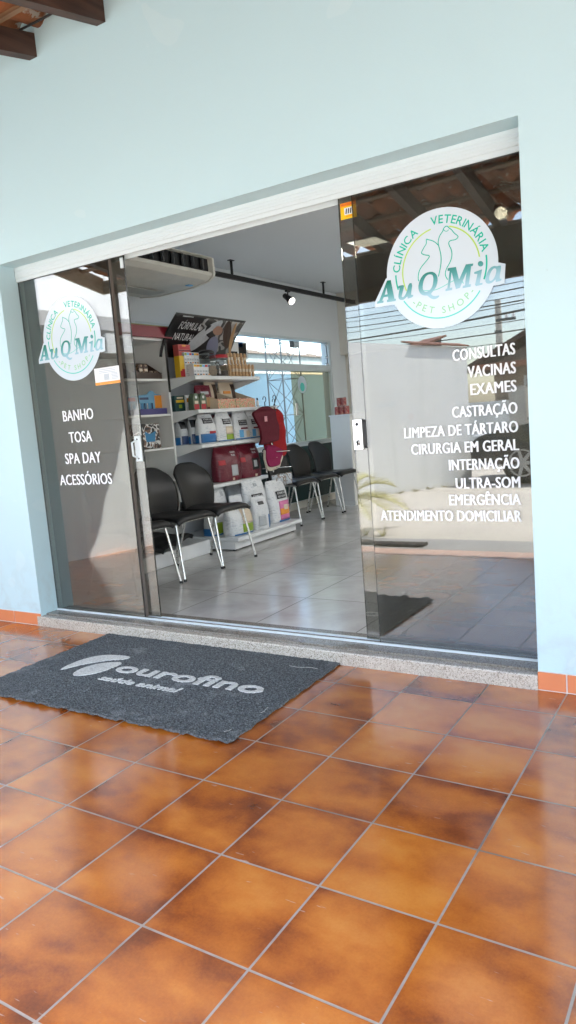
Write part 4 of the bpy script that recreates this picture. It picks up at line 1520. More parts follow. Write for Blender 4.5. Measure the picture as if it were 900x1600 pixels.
bag('rear silver bag, first from the cabinet on the base deck', -2.70, 2.38, 2.60, Z5, 0.46, 0.13, INK['grey'], [], (0.45, 0.66, -.4, .5), FN, -0.05, BAGS, None, 47)
bag('rear silver bag, second from the cabinet on the base deck', -2.66, 2.60, 2.80, Z5, 0.455, 0.13, INK['grey'], [], (0.42, 0.62, -.4, .5), FN, -0.05, BAGS, None, 48)
bag('rear white bag, next to the tall navy cornered bag', -2.62, 2.80, 3.00, Z5, 0.455, 0.13, INK['white'], [(0.1, 0.3, -.6, .6, 'navy')], (0.42, 0.6, -.5, .5), FN, -0.05, BAGS, None, 49)

bag('silver bag at the back of the base deck behind the pink panelled bag', -2.62, 2.985, 3.11, Z5, 0.40, 0.11, INK['grey'], [], (0.45, 0.62, -.5, .5), FN, -0.05, BAGS, None, 50)
bag('white bag leaning low between the green panelled bag and the tall navy cornered bag', -2.43, 2.34, 2.50, Z5, 0.33, 0.12, INK['white'], [(0.1, 0.35, -.4, .8, 'blue')], (0.55, 0.74, -.6, .5), FN, -0.2, BAGS, None, 51)
# second shelf
Z2 = 1.311
pack('treat_box', 'bottle green carton with yellow marks on the second shelf', 'carton', -2.70, 2.045, 2.155, Z2, 1.450, 0.09, INK['dgreen'], [(0.55, 0.72, 0.1, 0.9, 'yellow'), (0.2, 0.42, 0.35, 0.65, 'green'), (0.8, 0.9, 0.2, 0.8, 'cream')], -0.25)
pack('treat_box', 'white carton with a brown picture on the second shelf', 'carton', -2.66, 2.145, 2.26, Z2, 1.450, 0.09, INK['white'], [(0.25, 0.8, 0.35, 0.85, 'brown'), (0.55, 0.8, 0.08, 0.35, 'orange'), (0.2, 0.4, 0.3, 0.5, 'green')], -0.2)
for i, (y, lb) in enumerate(((2.155, 'gable topped green carton, next to the white carton'), (2.255, 'gable topped green carton, next to the maroon treat bag'))):
    t = thing('treat_carton', lb, 'carton', (-2.56, y, Z2), -0.1, 'gable topped green cartons')
    b = MB()
    b.prism([(-0.04, 0.0005), (0.04, 0.0005), (0.04, 0.10), (0.018, 0.145), (-0.018, 0.145), (-0.04, 0.10)], lambda u, z, d: (-0.06 + d, u, z), 0.06, simple('grey_green_card', (0.10, 0.14, 0.085), 0.45))
    b.build('carton', t)
    b = MB()
    b.box(0.0003, 0.0010, -0.03, 0.03, 0.005, 0.05, INK['red'])
    b.box(0.0003, 0.0010, -0.022, 0.022, 0.055, 0.08, INK['cream'])
    b.lathe([(0.013, 0.0003), (0.013, 0.0011)], (0, 0, 0.112), INK['white'], 12, 'X')
    b.build('printed_face', t)
bag('maroon treat pouch standing among the second shelf cartons', -2.64, 2.25, 2.45, Z2, 0.222, 0.07, INK['maroon'], [(0.1, 0.5, -.3, .7, 'tan'), (0.62, 0.74, -.5, .5, 'grey')], None, None, -0.15, 'treat pouches on the second shelf', None, 61)
for y0, y1, lb, sd in ((2.385, 2.66, 'open display carton of treats in the middle of the second shelf', 1), (2.665, 2.985, 'open display carton of treats at the window end of the second shelf', 2)):
    t = thing('treat_display', lb, 'display box', (-2.50, (y0 + y1) / 2, Z2), 0, 'open display cartons of treats')
    wd = (y1 - y0) / 2 - 0.004
    b = MB()
    pr = mat_print('peach_treat_print', [(0.66, 0.40, 0.28), (0.62, 0.17, 0.10), (0.70, 0.50, 0.34), (0.20, 0.30, 0.10), (0.66, 0.36, 0.26)], 34)
    b.box(-0.006, 0, -wd, wd, 0.0005, 0.082, pr)
    b.box(-0.24, -0.234, -wd, wd, 0.0005, 0.165, INK['brown'])
    for s in (-1, 1):
        b.prism([(-0.2335, 0.0005), (-0.0065, 0.0005), (-0.0065, 0.082), (-0.2335, 0.165)], lambda u, z, d, s=s: (u, s * (wd - 0.004) + d, z), 0.004, INK['cream'])
    b.box(-0.2335, -0.0065, -wd + 0.005, wd - 0.005, 0.0005, 0.004, INK['brown'])
    b.build('tray', t)
    for q in range(5):
        y = -wd + 0.03 + q * (2 * wd - 0.06) / 4
        b = MB()
        b.box(-0.075, -0.02, y - 0.018, y + 0.018, 0.006, 0.088 + 0.004 * (q % 2), mat_print('pink_sachet_print', [(0.70, 0.52, 0.44), (0.58, 0.2, 0.16), (0.62, 0.40, 0.30)], 40), 0.003)
        b.build('sachet', t)
bag('brown and white treat pouch behind the middle display carton', -2.74, 2.50, 2.68, Z2, 0.265, 0.07, INK['cream'], [(0.2, 0.9, 0.2, .9, 'brown')], None, None, 0, 'treat pouches on the second shelf', None, 62)
bag('cream and brown treat pouch behind the window end display carton', -2.74, 2.72, 2.98, Z2, 0.265, 0.07, INK['cream'], [(0.2, 0.9, 0.35, .9, 'brown'), (0.55, 0.65, -.7, .2, 'orange')], None, None, 0, 'treat pouches on the second shelf', None, 63)
t = thing('spray_bottle', 'tiny clear bottle with a black cap at the window end of the second shelf', 'bottle', (-2.49, 3.005, Z2))
MB().lathe([(0.013, 0.0005), (0.014, 0.01), (0.014, 0.05), (0.007, 0.06)], (0, 0, 0), INK['white'], 12).build('bottle_body', t)
MB().lathe([(0.008, 0.0605), (0.008, 0.085)], (0, 0, 0), INK['black'], 10).build('cap', t)

# top shelf
Z1_ = 1.601
pack('treat_box', 'yellow and red carton with a ragged red lower half on the top shelf', 'carton', -2.60, 2.04, 2.235, Z1_, 1.785, 0.07, INK['yellow'], [(0.02, 0.30, 0.01, 0.99, 'red'), (0.30, 0.38, 0.1, 0.3, 'red'), (0.30, 0.36, 0.55, 0.9, 'red'), (0.20, 0.40, 0.6, 0.75, 'orange'), (0.16, 0.30, 0.32, 0.45, 'white')], -0.12)
pack('treat_box', 'small red and pink carton lying over the yellow carton', 'carton', -2.62, 2.06, 2.205, 1.7865, 1.885, 0.07, simple('coral_card', (0.50, 0.09, 0.08), 0.4), [(0.42, 0.52, 0.0, 1.0, 'maroon'), (0.6, 0.9, 0.1, 0.9, 'red'), (0.82, 0.97, 0.3, 0.6, 'orange')], -0.12)
pack('treat_box', 'blue carton with white lettering behind the stepped display', 'carton', -2.735, 2.28, 2.45, Z1_, 1.915, 0.05, INK['blue'], [(0.62, 0.95, 0.02, 0.98, simple('bright_blue_card', (0.04, 0.24, 0.46), 0.35))], -0.1, None, ('neat', 0.68, 'white', 0.5, 0.75))
t = thing('stepped_display', 'white two step counter display with coloured bars on the top shelf', 'display box', (-2.50, 2.185, Z1_), -0.08)
b = MB()
b.box(-0.09, 0, -0.09, 0.13, 0.0005, 0.105, INK['white'], 0.002)
b.box(-0.20, -0.0905, -0.10, 0.09, 0.0005, 0.215, INK['white'], 0.002)
b.build('carton', t)
b = MB()
cols = ['yellow', 'orange', 'green', 'sky', 'red', 'blue']
for row, (x, z, ya, yb) in enumerate(((0.0004, 0.080, -0.085, 0.125), (-0.0900, 0.190, -0.095, 0.085))):
    for q in range(6):
        d = (yb - ya) / 6
        b.box(x, x + 0.0008, ya + q * d, ya + (q + 0.92) * d, z, z + 0.018, INK[cols[(q + row * 2) % 6]])
        b.box(x, x + 0.0008, ya + q * d, ya + (q + 0.7) * d, z - 0.045, z - 0.030, INK['grey'])
        b.box(x, x + 0.0008, ya + q * d, ya + (q + 0.6) * d, z - 0.07, z - 0.06, INK['orange' if q % 2 else 'navy'])
b.build('printed_face', t)
jar_g = glass('jar_glass', (0.86, 0.89, 0.88), 1.0)
t = thing('treat_jar', 'round glass jar with a black lid and black paw mark on the top shelf', 'jar', (-2.55, 2.345, Z1_))
MB().lathe([(0.075, 0.0005), (0.092, 0.03), (0.095, 0.12), (0.085, 0.175), (0.068, 0.20)], (0, 0, 0), jar_g, 24).build('jar_glass', t)
MB().lathe([(0.074, 0.2005), (0.076, 0.215), (0.06, 0.228), (0.02, 0.235)], (0, 0, 0), INK['black'], 20).build('lid', t)
b = MB()
for yy, zz, rr in ((0.03, 0.075, 0.022), (0.005, 0.108, 0.010), (0.025, 0.118, 0.011), (0.047, 0.114, 0.011), (0.062, 0.095, 0.010)):
    b.lathe([(rr, 0.0905), (rr, 0.0925)], (0, yy, zz), INK['black'], 12, 'X')
b.build('paw_mark', t)
MB().lathe([(0.07, 0.004), (0.085, 0.03), (0.083, 0.09)], (0, 0, 0), simple('dry_treats', (0.30, 0.22, 0.16), 0.8, 0.3, 0, 0.5, 60), 18).build('treats', t)
t = thing('treat_jar', 'straight clear jar with a red lid on the top shelf', 'jar', (-2.55, 2.525, Z1_))
MB().lathe([(0.078, 0.0005), (0.082, 0.01), (0.082, 0.155), (0.076, 0.165)], (0, 0, 0), jar_g, 24).build('jar_glass', t)
MB().lathe([(0.084, 0.1655), (0.084, 0.192), (0.078, 0.195)], (0, 0, 0), INK['red'], 22).build('lid', t)
MB().lathe([(0.075, 0.003), (0.077, 0.01), (0.077, 0.05)], (0, 0, 0), INK['brown'], 18).build('treats', t)
STICK = simple('rawhide_stick', (0.56, 0.36, 0.19), 0.55, 0.4, 0, 0.3, 25, 0.4, 60)
ORD = ('first', 'second', 'third', 'fourth', 'fifth', 'sixth', 'seventh', 'eighth', 'ninth', 'tenth', 'eleventh')
for row, (z, ys, hh, xx) in enumerate(((Z1_, [2.625 + 0.036 * i for i in range(11)], 0.115, -2.50), (Z1_ + 0.117, [2.64 + 0.036 * i for i in range(8)], 0.10, -2.52))):
    for i, y in enumerate(ys):
        t = thing('chew_stick', ORD[i] + ' rawhide chew stick from the red lidded jar, ' + ('lower' if row == 0 else 'upper') + ' tier', 'chew stick', (xx + 0.012 * ((i * 7) % 3 - 1), y, z), 0, 'rawhide chew sticks, ' + ('lower' if row == 0 else 'upper') + ' tier')
        MB().lathe([(0.012, 0.0005), (0.014, 0.02), (0.012, hh * 0.5), (0.014, hh - 0.02), (0.011, hh)], (0, 0, 0), STICK, 9).build('stick', t)
        MB().lathe([(0.0152, hh * 0.38), (0.0154, hh * 0.40), (0.0154, hh * 0.60), (0.0152, hh * 0.62)], (0, 0, 0), INK['cream'] if (i + row) % 3 else INK['tan'], 9).build('paper_band', t)
# carton stack behind the sticks holds the second tier
pack('treat_box', 'plain tan carton behind the bundle of chew sticks', 'carton', -2.545, 2.625, 2.99, Z1_, 1.715, 0.12, INK['tan'], [], 0)

# curved banner over the gondola
t = thing('curved_banner', 'curved black banner reading FÓRMULA NATURAL above the top shelf', 'banner', (0, 0, 0))
BY0, BY1 = 1.995, 3.125


def ban(u, v, lift=0.0):
    y = 1.93 + 1.01 * u
    return (-2.735 + 0.235 * v ** 1.5 + lift, y, 1.785 + 0.355 * v - 0.015 * v * v)


b = MB()
pm = mat_print('monochrome_photo_print', [(0.03, 0.03, 0.03), (0.30, 0.29, 0.28), (0.06, 0.05, 0.05), (0.42, 0.40, 0.38), (0.10, 0.085, 0.075)], 3.2, 0.3, (1, 1, 1.3))
b.sheet(lambda u, v: ban(u, v), 24, 14, 0.004, simple('black_banner_film', (0.008, 0.008, 0.009), 0.3))
b.build('banner_sheet', t)
b = MB()
b.sheet(lambda u, v: ban(0.40 + 0.58 * u, 0.02 + 0.93 * v, 0.003), 16, 12, 0.001, pm)
b.build('photo_print', t)
b = MB()


def blob(cu, cv, ru, rv, ink, lay, rot=0.0):
    pts = []
    for i in range(22):
        a = 2 * math.pi * i / 22
        x_, y_ = ru * math.cos(a), rv * math.sin(a)
        pts.append((cu + x_ * math.cos(rot) - y_ * math.sin(rot), cv + x_ * math.sin(rot) + y_ * math.cos(rot)))
    n_ = len(pts)
    vs = [ban(cu, cv, lay + 0.0012)] + [ban(x_, y_, lay) for x_, y_ in pts]
    b.add(vs, [(0, 1 + i, 1 + (i + 1) % n_) for i in range(n_)], ink)


blob(0.50, 0.55, 0.10, 0.42, INK['grey'], 0.006, -0.35)
blob(0.57, 0.66, 0.075, 0.16, INK['black'], 0.008, 0.4)
blob(0.66, 0.70, 0.07, 0.11, simple('skin_tone_print', (0.36, 0.20, 0.14), 0.4), 0.010, 0.3)
blob(0.68, 0.30, 0.085, 0.26, simple('grey_lilac_print', (0.20, 0.21, 0.30), 0.4), 0.012, 0.1)
blob(0.83, 0.62, 0.06, 0.34, INK['brown'], 0.008, 0.25)
blob(0.93, 0.5, 0.025, 0.44, INK['tan'], 0.010, 0.15)
b.build('pet_print', t)
b = MB()
for s, v0, u0, wv in (('FÓRMULA', 0.665, 0.12, 0.28), ('NATURAL', 0.41, 0.105, 0.27)):
    vs, fs, w_ = text_geo(s, 1.0, 0.0, 0.18, 0.004, 1.0)
    x0 = min(q[0] for q in vs)
    b.add([ban(u0 + (q[0] - x0) / w_ * wv, v0 + q[1] * 0.235, 0.004 + q[2] * 0.2) for q in vs], fs, INK['white'])
    b.build('lettering', t)
    b = MB()
vs, fs, w_ = text_geo('O Supremo', 1.0, 0.0, 0.0, 0.004, 1.0)
x0 = min(q[0] for q in vs)
for q0, q1 in ((0.10, 0.24),):
    b.sheet(lambda u, v: ban(q0 + (q1 - q0) * u, 0.93 + 0.025 * v, 0.004), 6, 2, 0.0008, INK['grey'])
b.build('small_print', t)

# cabinet contents
t = thing('gift_box', 'flat deep red box with a straw coloured lid on top of the cabinet', 'box', (-2.86, 1.72, 1.9355), 0.0)
b = MB()
b.box(-0.17, 0.20, -0.40, 0.315, 0.0, 0.092, simple('deep_red_card', (0.20, 0.006, 0.018), 0.35), 0.003)
b.build('carton', t)
b = MB()
b.box(-0.172, 0.202, -0.402, 0.317, 0.0925, 0.100, simple('straw_card', (0.30, 0.27, 0.12), 0.6), 0.002)
b.build('lid', t)
pack('treat_box', 'plain grey box behind the red box on top of the cabinet', 'carton', -2.92, 1.95, 2.30, 1.9355, 2.075, 0.10, simple('grey_card', (0.35, 0.36, 0.34), 0.6), [])

t = thing('treat_display', 'dark brown open carton of chocolate coloured packets on the upper cabinet shelf', 'display box', (-2.74, 1.75, 1.5955))
b = MB()
BR = INK['brown']
b.box(-0.008, 0, -0.19, 0.19, 0.0005, 0.055, BR)
b.box(-0.17, -0.164, -0.19, 0.19, 0.0005, 0.150, BR)
for s in (-0.19, 0.185):
    b.prism([(-0.1635, 0.0005), (-0.0085, 0.0005), (-0.0085, 0.055), (-0.1635, 0.150)], lambda u, z, d, s=s: (u, s + d, z), 0.005, BR)
b.build('tray', t)
for q in range(6):
    b = MB()
    y = -0.155 + q * 0.062
    up = 0.125 if q in (2, 3) else 0.075
    b.box(-0.085, -0.03, y - 0.026, y + 0.026, 0.001, up, mat_print('chocolate_sachet', [(0.07, 0.03, 0.018), (0.035, 0.016, 0.01), (0.30, 0.20, 0.12), (0.06, 0.028, 0.016)], 26), 0.004)
    b.box(-0.0295, -0.0285, y - 0.018, y + 0.018, up * 0.55, up * 0.72, INK['cream'])
    b.build('sachet', t)
t = thing('toothbrush_display', 'blue and orange display card of brushes on the second cabinet shelf', 'display box', (-2.74, 1.79, 1.2965))
b = MB()
LB = simple('light_blue_card', (0.13, 0.33, 0.50), 0.4)
pts = [(-0.24, 0), (0.215, 0), (0.215, 0.165), (0.15, 0.172), (0.10, 0.18), (0.075, 0.20), (0.045, 0.205), (0.02, 0.195), (0.0, 0.175), (-0.10, 0.168), (-0.24, 0.155)]
b.prism(pts, lambda u, z, d: (-0.06 + d, u, z + 0.0006), 0.006, LB)
b.box(-0.0535, 0.0, -0.24, 0.20, 0.0006, 0.05, simple('violet_card', (0.05, 0.04, 0.18), 0.4), 0.002)
b.build('card', t)
b = MB()
b.box(-0.0535, -0.0525, 0.085, 0.21, 0.055, 0.165, INK['orange'])
b.box(-0.0535, -0.0525, -0.235, -0.15, 0.12, 0.15, INK['red'])
b.box(-0.0535, -0.0525, -0.10, 0.01, 0.13, 0.15, INK['navy'])
b.build('printed_face', t)
for q in range(9):
    b = MB()
    y = -0.21 + q * 0.031
    b.tube([(-0.042, y, 0.03), (-0.046, y + 0.004, 0.10)], 0.005, INK[['white', 'sky', 'navy'][q % 3]], 6)
    b.build('brush', t)
t = thing('pet_cushion_pack', 'boxed pet cushion with black, white and blue print on the third cabinet shelf', 'pet cushion', (-2.74, 1.715, 1.0085))
MB().box(-0.15, 0, -0.155, 0.135, 0.0005, 0.215, mat_print('black_white_brown_print', [(0.02, 0.02, 0.02), (0.66, 0.66, 0.64), (0.16, 0.09, 0.06), (0.02, 0.02, 0.025), (0.60, 0.60, 0.58)], 13), 0.015, 2).build('pack', t)
b = MB()
b.prism([(-0.05, 0.06), (0.055, 0.06), (0.075, 0.15), (0.0, 0.125), (-0.06, 0.15)], lambda u, z, d: (0.0004 + d, u, z), 0.001, simple('mid_blue_fabric', (0.05, 0.22, 0.42), 0.7))
b.build('blue_print', t)
pack('treat_box', 'narrow yellow carton on the low cabinet shelf', 'carton', -2.73, 1.545, 1.655, 0.7285, 0.855, 0.06, INK['white'], [(0.2, 0.85, 0.2, 0.85, 'yellow'), (0.45, 0.7, 0.35, 0.7, 'black')])
t = thing('pet_bed', 'black pet bed with pale paw prints on the cabinet plinth', 'pet bed', (-2.62, 1.52, FL + 0.121), 0.35)
b = MB()
b.sheet(lambda u, v: (0.20 * (2 * v - 1), 0.34 * (2 * u - 1), 0.052 + 0.016 * math.sin(u * 9) * math.sin(v * 7) - 0.045 * (abs(2 * u - 1) ** 6 + abs(2 * v - 1) ** 6) * 0.5), 20, 14, 0.035, simple('black_plush', (0.012, 0.012, 0.012), 0.9))
b.build('cushion', t)
b = MB()
rr_ = random.Random(5)
for q in range(16):
    u, v = rr_.uniform(0.1, 0.9), rr_.uniform(0.1, 0.9)
    x, y = 0.20 * (2 * v - 1), 0.34 * (2 * u - 1)
    z = 0.0525 + 0.016 * math.sin(u * 9) * math.sin(v * 7) - 0.045 * (abs(2 * u - 1) ** 6 + abs(2 * v - 1) ** 6) * 0.5
    b.lathe([(0.018, z + 0.001), (0.016, z + 0.0025)], (x, y, 0), INK['cream'], 9)
    for a in (-0.6, 0, 0.6):
        b.lathe([(0.007, z + 0.001), (0.006, z + 0.0025)], (x + 0.027 * math.cos(a), y + 0.027 * math.sin(a), 0), INK['cream'], 7)
b.build('paw_print', t)

# hanging pet clothes
def garment(label, x, outline, ink, th, seed, hem=None, neck=None):
    """cloth hanging flat, facing the shop; outline = (y, z) points"""
    yc = sum(p[0] for p in outline) / len(outline)
    zt = max(p[1] for p in outline)
    t = thing('pet_garment', label, 'pet clothes', (x, yc, zt), 0, 'pet clothes hanging on the gondola rack')

    def piece(pts, dx, thk):
        vs, fs = fill_loops([smooth_loop([(a - yc, c - zt) for a, c in pts], 2)], thk)
        return [(v[2] - thk / 2 + dx + 0.009 * math.sin(v[0] * 38 + v[1] * 14 + seed) + 0.005 * math.sin(v[1] * 34 - v[0] * 20), v[0], v[1]) for v in vs], fs
    b = MB()
    b.add(*piece(outline, 0, th), ink)
    b.build('cloth', t)
    if hem:
        b = MB()
        b.add(*piece(hem[0], -0.012, th * 0.8), hem[1])
        b.build('hem', t)
    b = MB()
    w0 = (max(p[0] for p in outline) - min(p[0] for p in outline)) * 0.36
    b.tube([(0, -w0, -0.075), (0, -0.01, -0.012), (0, w0, -0.075)], 0.005, INK['black'], 6)
    pts = [(0, 0.0, -0.012), (0, 0, 0.040)]
    for i in range(9):
        a = -math.pi / 2 + 1.55 * math.pi * i / 8
        pts.append((0, 0.026 * math.cos(a), 0.066 + 0.026 * math.sin(a)))
    b.tube(pts, 0.0042, INK['black'], 6)
    b.build('hanger', t)
    return t


RED1 = simple('wine_red_fleece', (0.105, 0.007, 0.018), 0.7, 0.3, 0, 0.2, 20, 0.4, 80)
RED2 = simple('bright_red_fleece', (0.30, 0.005, 0.008), 0.7, 0.3, 0, 0.15, 20, 0.4, 80)
MAG = simple('magenta_fleece', (0.25, 0.012, 0.07), 0.8, 0.3, 0, 0.2, 20, 0.4, 80)
WOOL = simple('cream_wool', (0.62, 0.55, 0.46), 0.9, 0.2, 0, 0.2, 30, 0.5, 90)
# hung from left to right
garment('cream wool garment at the back of the hanging clothes', -2.46, [(3.17, 1.28), (3.22, 1.325), (3.30, 1.28), (3.37, 1.18), (3.36, 1.10), (3.30, 1.02), (3.22, 1.05), (3.18, 1.18)], WOOL, 0.02, 3)
garment('magenta garment with a cream hem hanging lowest', -2.385, [(2.903, 0.94), (3.095, 0.92), (3.219, 0.86), (3.189, 0.774), (3.119, 0.715), (2.94, 0.715), (2.914, 0.784)], MAG, 0.024, 2,
        ([(2.885, 0.92), (2.905, 0.785), (2.925, 0.680), (3.079, 0.675), (3.202, 0.734), (3.245, 0.83), (3.1, 0.80), (2.95, 0.80)], WOOL))
garment('bright red coat behind the wine red coat', -2.415, [(3.20, 1.26), (3.233, 1.286), (3.297, 1.224), (3.322, 1.123), (3.339, 1.007), (3.351, 0.905), (3.317, 0.818), (3.191, 0.785), (3.028, 0.824), (2.956, 0.893), (2.97, 0.973), (3.0, 1.05), (3.13, 1.2)], RED2, 0.024, 4)
g1 = garment('wine red pet coat with a pink tag hanging in front', -2.335, [(2.672, 1.244), (2.771, 1.288), (2.858, 1.306), (2.944, 1.306), (3.04, 1.276), (3.066, 1.22), (3.103, 1.101), (3.116, 0.980), (3.019, 0.964), (2.904, 0.950), (2.732, 0.940), (2.812, 0.985), (2.785, 1.084), (2.742, 1.180)], RED1, 0.026, 1)
b = MB()
b.box(0.026, 0.028, -0.065, -0.020, -0.145, -0.095, simple('pink_card_tag', (0.66, 0.30, 0.34), 0.5))
b.build('price_tag', g1)
t = thing('plastic_pouch', 'clear plastic pouch of pale treats hanging below the pet clothes', 'pouch', (-2.34, 3.10, 0.64), -0.1)
MB().sheet(lambda u, v: (0.02 * math.sin(math.pi * u) * math.sin(math.pi * v) + 0.01 * math.sin(u * 14), 0.30 * (u - 0.5), -0.12 * (1 - v)), 12, 6, 0.012, mat_print('clear_pouch_treats', [(0.40, 0.44, 0.48), (0.25, 0.2, 0.17), (0.5, 0.52, 0.55), (0.2, 0.24, 0.30)], 16, 0.2)).build('pouch', t)

# tall white cupboard with tins
t = thing('side_cupboard', 'tall plain white cupboard standing beside the window', 'cupboard', (-2.6, 5.1, FL))
b = MB()
b.box(-0.115, 0.155, -0.245, 0.30, 0.06, 1.085, None, 0.004)
b.box(-0.115, 0.150, -0.235, 0.30, 0.0, 0.0595)
b.build('carcass', t, M['white_lam'])
MB().box(-0.125, 0.165, -0.252, 0.305, 1.0855, 1.103, None, 0.003).build('top', t, M['white_shelf'])
TIN = mat_print('red_tin_print', [(0.34, 0.05, 0.05), (0.20, 0.02, 0.03), (0.52, 0.24, 0.18), (0.30, 0.04, 0.04)], 40, 0.3)
for i, (x, y, z, lb) in enumerate(((-2.685, 4.92, 1.1715, 'lower red tin at the window end of the little stack'), (-2.620, 4.92, 1.1715, 'lower red tin in the middle of the little stack'), (-2.555, 4.92, 1.1715, 'lower red tin at the far end of the little stack'),
                                 (-2.652, 4.92, 1.2730, 'upper red tin nearer the window'), (-2.588, 4.92, 1.2730, 'upper red tin further from the window'))):
    c = thing('food_tin', lb, 'tin', (x + 0.045, y, z), 0, 'red tins stacked on the white cupboard')
    MB().lathe([(0.030, 0.0), (0.0305, 0.003), (0.0305, 0.097), (0.030, 0.100)], (0, 0, 0), TIN, 18).build('tin_body', c)
    MB().lathe([(0.0315, 0.0975), (0.0315, 0.1010)], (0, 0, 0), M['steel'], 18).build('rim', c)

# ceiling cassette
t = thing('air_conditioner', 'white ceiling hung air conditioner with a dark louvred outlet', 'air conditioner', (-2.65, 1.55, 2.43))
AW = simple('ivory_plastic', (0.66, 0.64, 0.57), 0.45)
b = MB()
prof2 = [(0.395, 0.11), (0.395, 0.0), (0.425, -0.006), (0.42, -0.03), (0.37, -0.062), (0.2, -0.088), (-0.2, -0.10), (-0.40, -0.08), (-0.44, 0.11)]
b.prism(prof2, lambda x, z, d: (x, -0.62 + d, z), 1.18, AW)
b.build('housing', t)
for y in (-0.645, 0.561):
    b = MB()
    b.prism([(0.432, 0.113), (0.437, -0.008), (0.43, -0.035), (0.375, -0.068), (0.2, -0.094), (-0.2, -0.106), (-0.41, -0.085), (-0.445, 0.113)], lambda x, z, d, y=y: (x, y + d, z), 0.024, AW)
    b.build('end_panel', t)
MB().box(0.396, 0.400, -0.60, 0.54, 0.006, 0.105, M['black']).build('outlet', t)
MB().box(0.380, 0.436, -0.619, 0.559, 0.1105, 0.117, AW, 0.002).build('top_trim', t)
for q in range(9):
    y = -0.54 + q * 0.122
    b = MB()
    b.box(0.405, 0.428, y, y + 0.05, 0.010, 0.100, simple('charcoal_louvre', (0.03, 0.032, 0.034), 0.4), 0.004, 1, Matrix.Translation((0.417, y, 0.05)) @ Matrix.Rotation(0.5, 4, 'Z') @ Matrix.Translation((-0.417, -y, -0.05)))
    b.build('louvre', t)
b = MB()
b.box(-0.20, -0.02, -0.50, 0.46, -0.106, -0.099, simple('ivory_grille', (0.5, 0.49, 0.44), 0.5), 0.002)
b.build('intake_grille', t)
MB().box(0.22, 0.26, 0.44, 0.50, -0.094, -0.0865, INK['sky'], 0.002).build('badge', t)
for y in (-0.45, 0.4):
    b = MB()
    b.box(-0.1, -0.06, y, y + 0.03, 0.11, 0.349, M['alu'])
    b.build('hanging_bracket', t)

# track lights
def rail(label, x, y0, y1, z, hang):
    t = thing('track_rail', label, 'light rail', (x, (y0 + y1) / 2, z))
    L2 = (y1 - y0) / 2
    MB().box(-0.018, 0.018, -L2, L2, -0.022, 0.022, None, 0.002).build('rail', t, M['black_metal'])
    for y in hang:
        b = MB()
        b.box(-0.008, 0.008, y - L2 - y0 - 0.012, y - L2 - y0 + 0.012, 0.0225, 2.7795 - z)
        b.box(-0.02, 0.02, y - L2 - y0 - 0.035, y - L2 - y0 + 0.035, 2.773 - z, 2.7797 - z)
        b.build('rod', t, M['black_metal'])
    return t


rail('black light rail hanging along the side wall above the gondola', -2.80, 2.3, 5.9, 2.615, (3.20, 5.08))
rail('black light rail hanging behind the glass lettered CONSULTAS', 0.06, 1.0, 4.4, 2.615, (1.6, 3.8))
GLOW = emit('lamp_glow', (1.0, 0.95, 0.86), 0.7)


def spot(label, x, y, z, aim, power):
    t = thing('track_spotlight', label, 'spotlight', (x, y, z))
    b = MB()
    b.box(-0.015, 0.015, -0.04, 0.04, -0.018, 0.0, M['black_metal'], 0.003)
    b.tube([(0, 0, -0.018), (0, 0, -0.065)], 0.007, M['black_metal'], 8)
    b.build('bracket', t)
    q = Vector(aim).normalized().to_track_quat('Z', 'Y').to_matrix().to_4x4()
    q.translation = Vector((0, 0, -0.085))
    b = MB()
    b.lathe([(0.024, -0.075), (0.030, -0.065), (0.032, 0.0), (0.044, 0.055), (0.046, 0.075)], (0, 0, 0), M['black_metal'], 20)
    b.v = [tuple(q @ Vector(v)) for v in b.v]
    hd = b.build('head', t)
    b = MB()
    b.lathe([(0.041, 0.0756), (0.041, 0.0770)], (0, 0, 0), GLOW, 20)
    b.v = [tuple(q @ Vector(v)) for v in b.v]
    gl_ = b.build('lamp_face', t)
    ld = bpy.data.lights.new('spot_beam', 'SPOT')
    ld.energy = power
    ld.spot_size = rad(70)
    ld.spot_blend = 0.6
    ld.shadow_soft_size = 0.04
    ld.color = (1, 0.93, 0.82)
    lo = bpy.data.objects.new('spot_beam', ld)
    COL.objects.link(lo)
    lo.parent = t
    lo.location = Vector((0, 0, -0.085)) + Vector(aim).normalized() * 0.09
    lo.rotation_euler = Vector(aim).normalized().to_track_quat('-Z', 'Y').to_euler()
    return t


spot('black track spotlight on the rail by the side wall', -2.80, 4.24, 2.593, (0.75, -0.25, -0.55), 0.8)
spot('black track spotlight glowing behind the glass lettered CONSULTAS', 0.06, 2.48, 2.593, (0.35, -0.80, -0.45), 0.8)


def led(label, x, y):
    t = thing('ceiling_light', label, 'ceiling light', (x, y, 2.7785), 0, 'square ceiling lights')
    b = MB()
    b.box(-0.16, 0.16, -0.16, 0.16, -0.016, 0.0, None, 0.003)
    b.build('frame', t, M['alu'])
    b = MB()
    b.box(-0.143, 0.143, -0.143, 0.143, -0.0185, -0.0162)
    b.build('diffuser', t, emit('led_diffuser', (1.0, 1.0, 0.97), 0.6))
    return t


led('square white ceiling light seen through the smoked glass', -1.49, 3.61)
for x, y, lb in ((1.7, 1.7, 'added unseen ceiling light brightening the front of the shop'), (1.7, 3.9, 'added unseen ceiling light brightening the middle of the shop'), (0.9, 5.3, 'added unseen ceiling light brightening the rear of the shop')):  # panels added out of view to lift the interior light
    q = led(lb, x, y)
    for c in q.children:
        c.scale = (2.0, 2.0, 1.0)
        if c.name.startswith('diffuser'):
            c.data.materials[0] = emit('added_fill_diffuser', (1.0, 0.99, 0.97), 5.4)

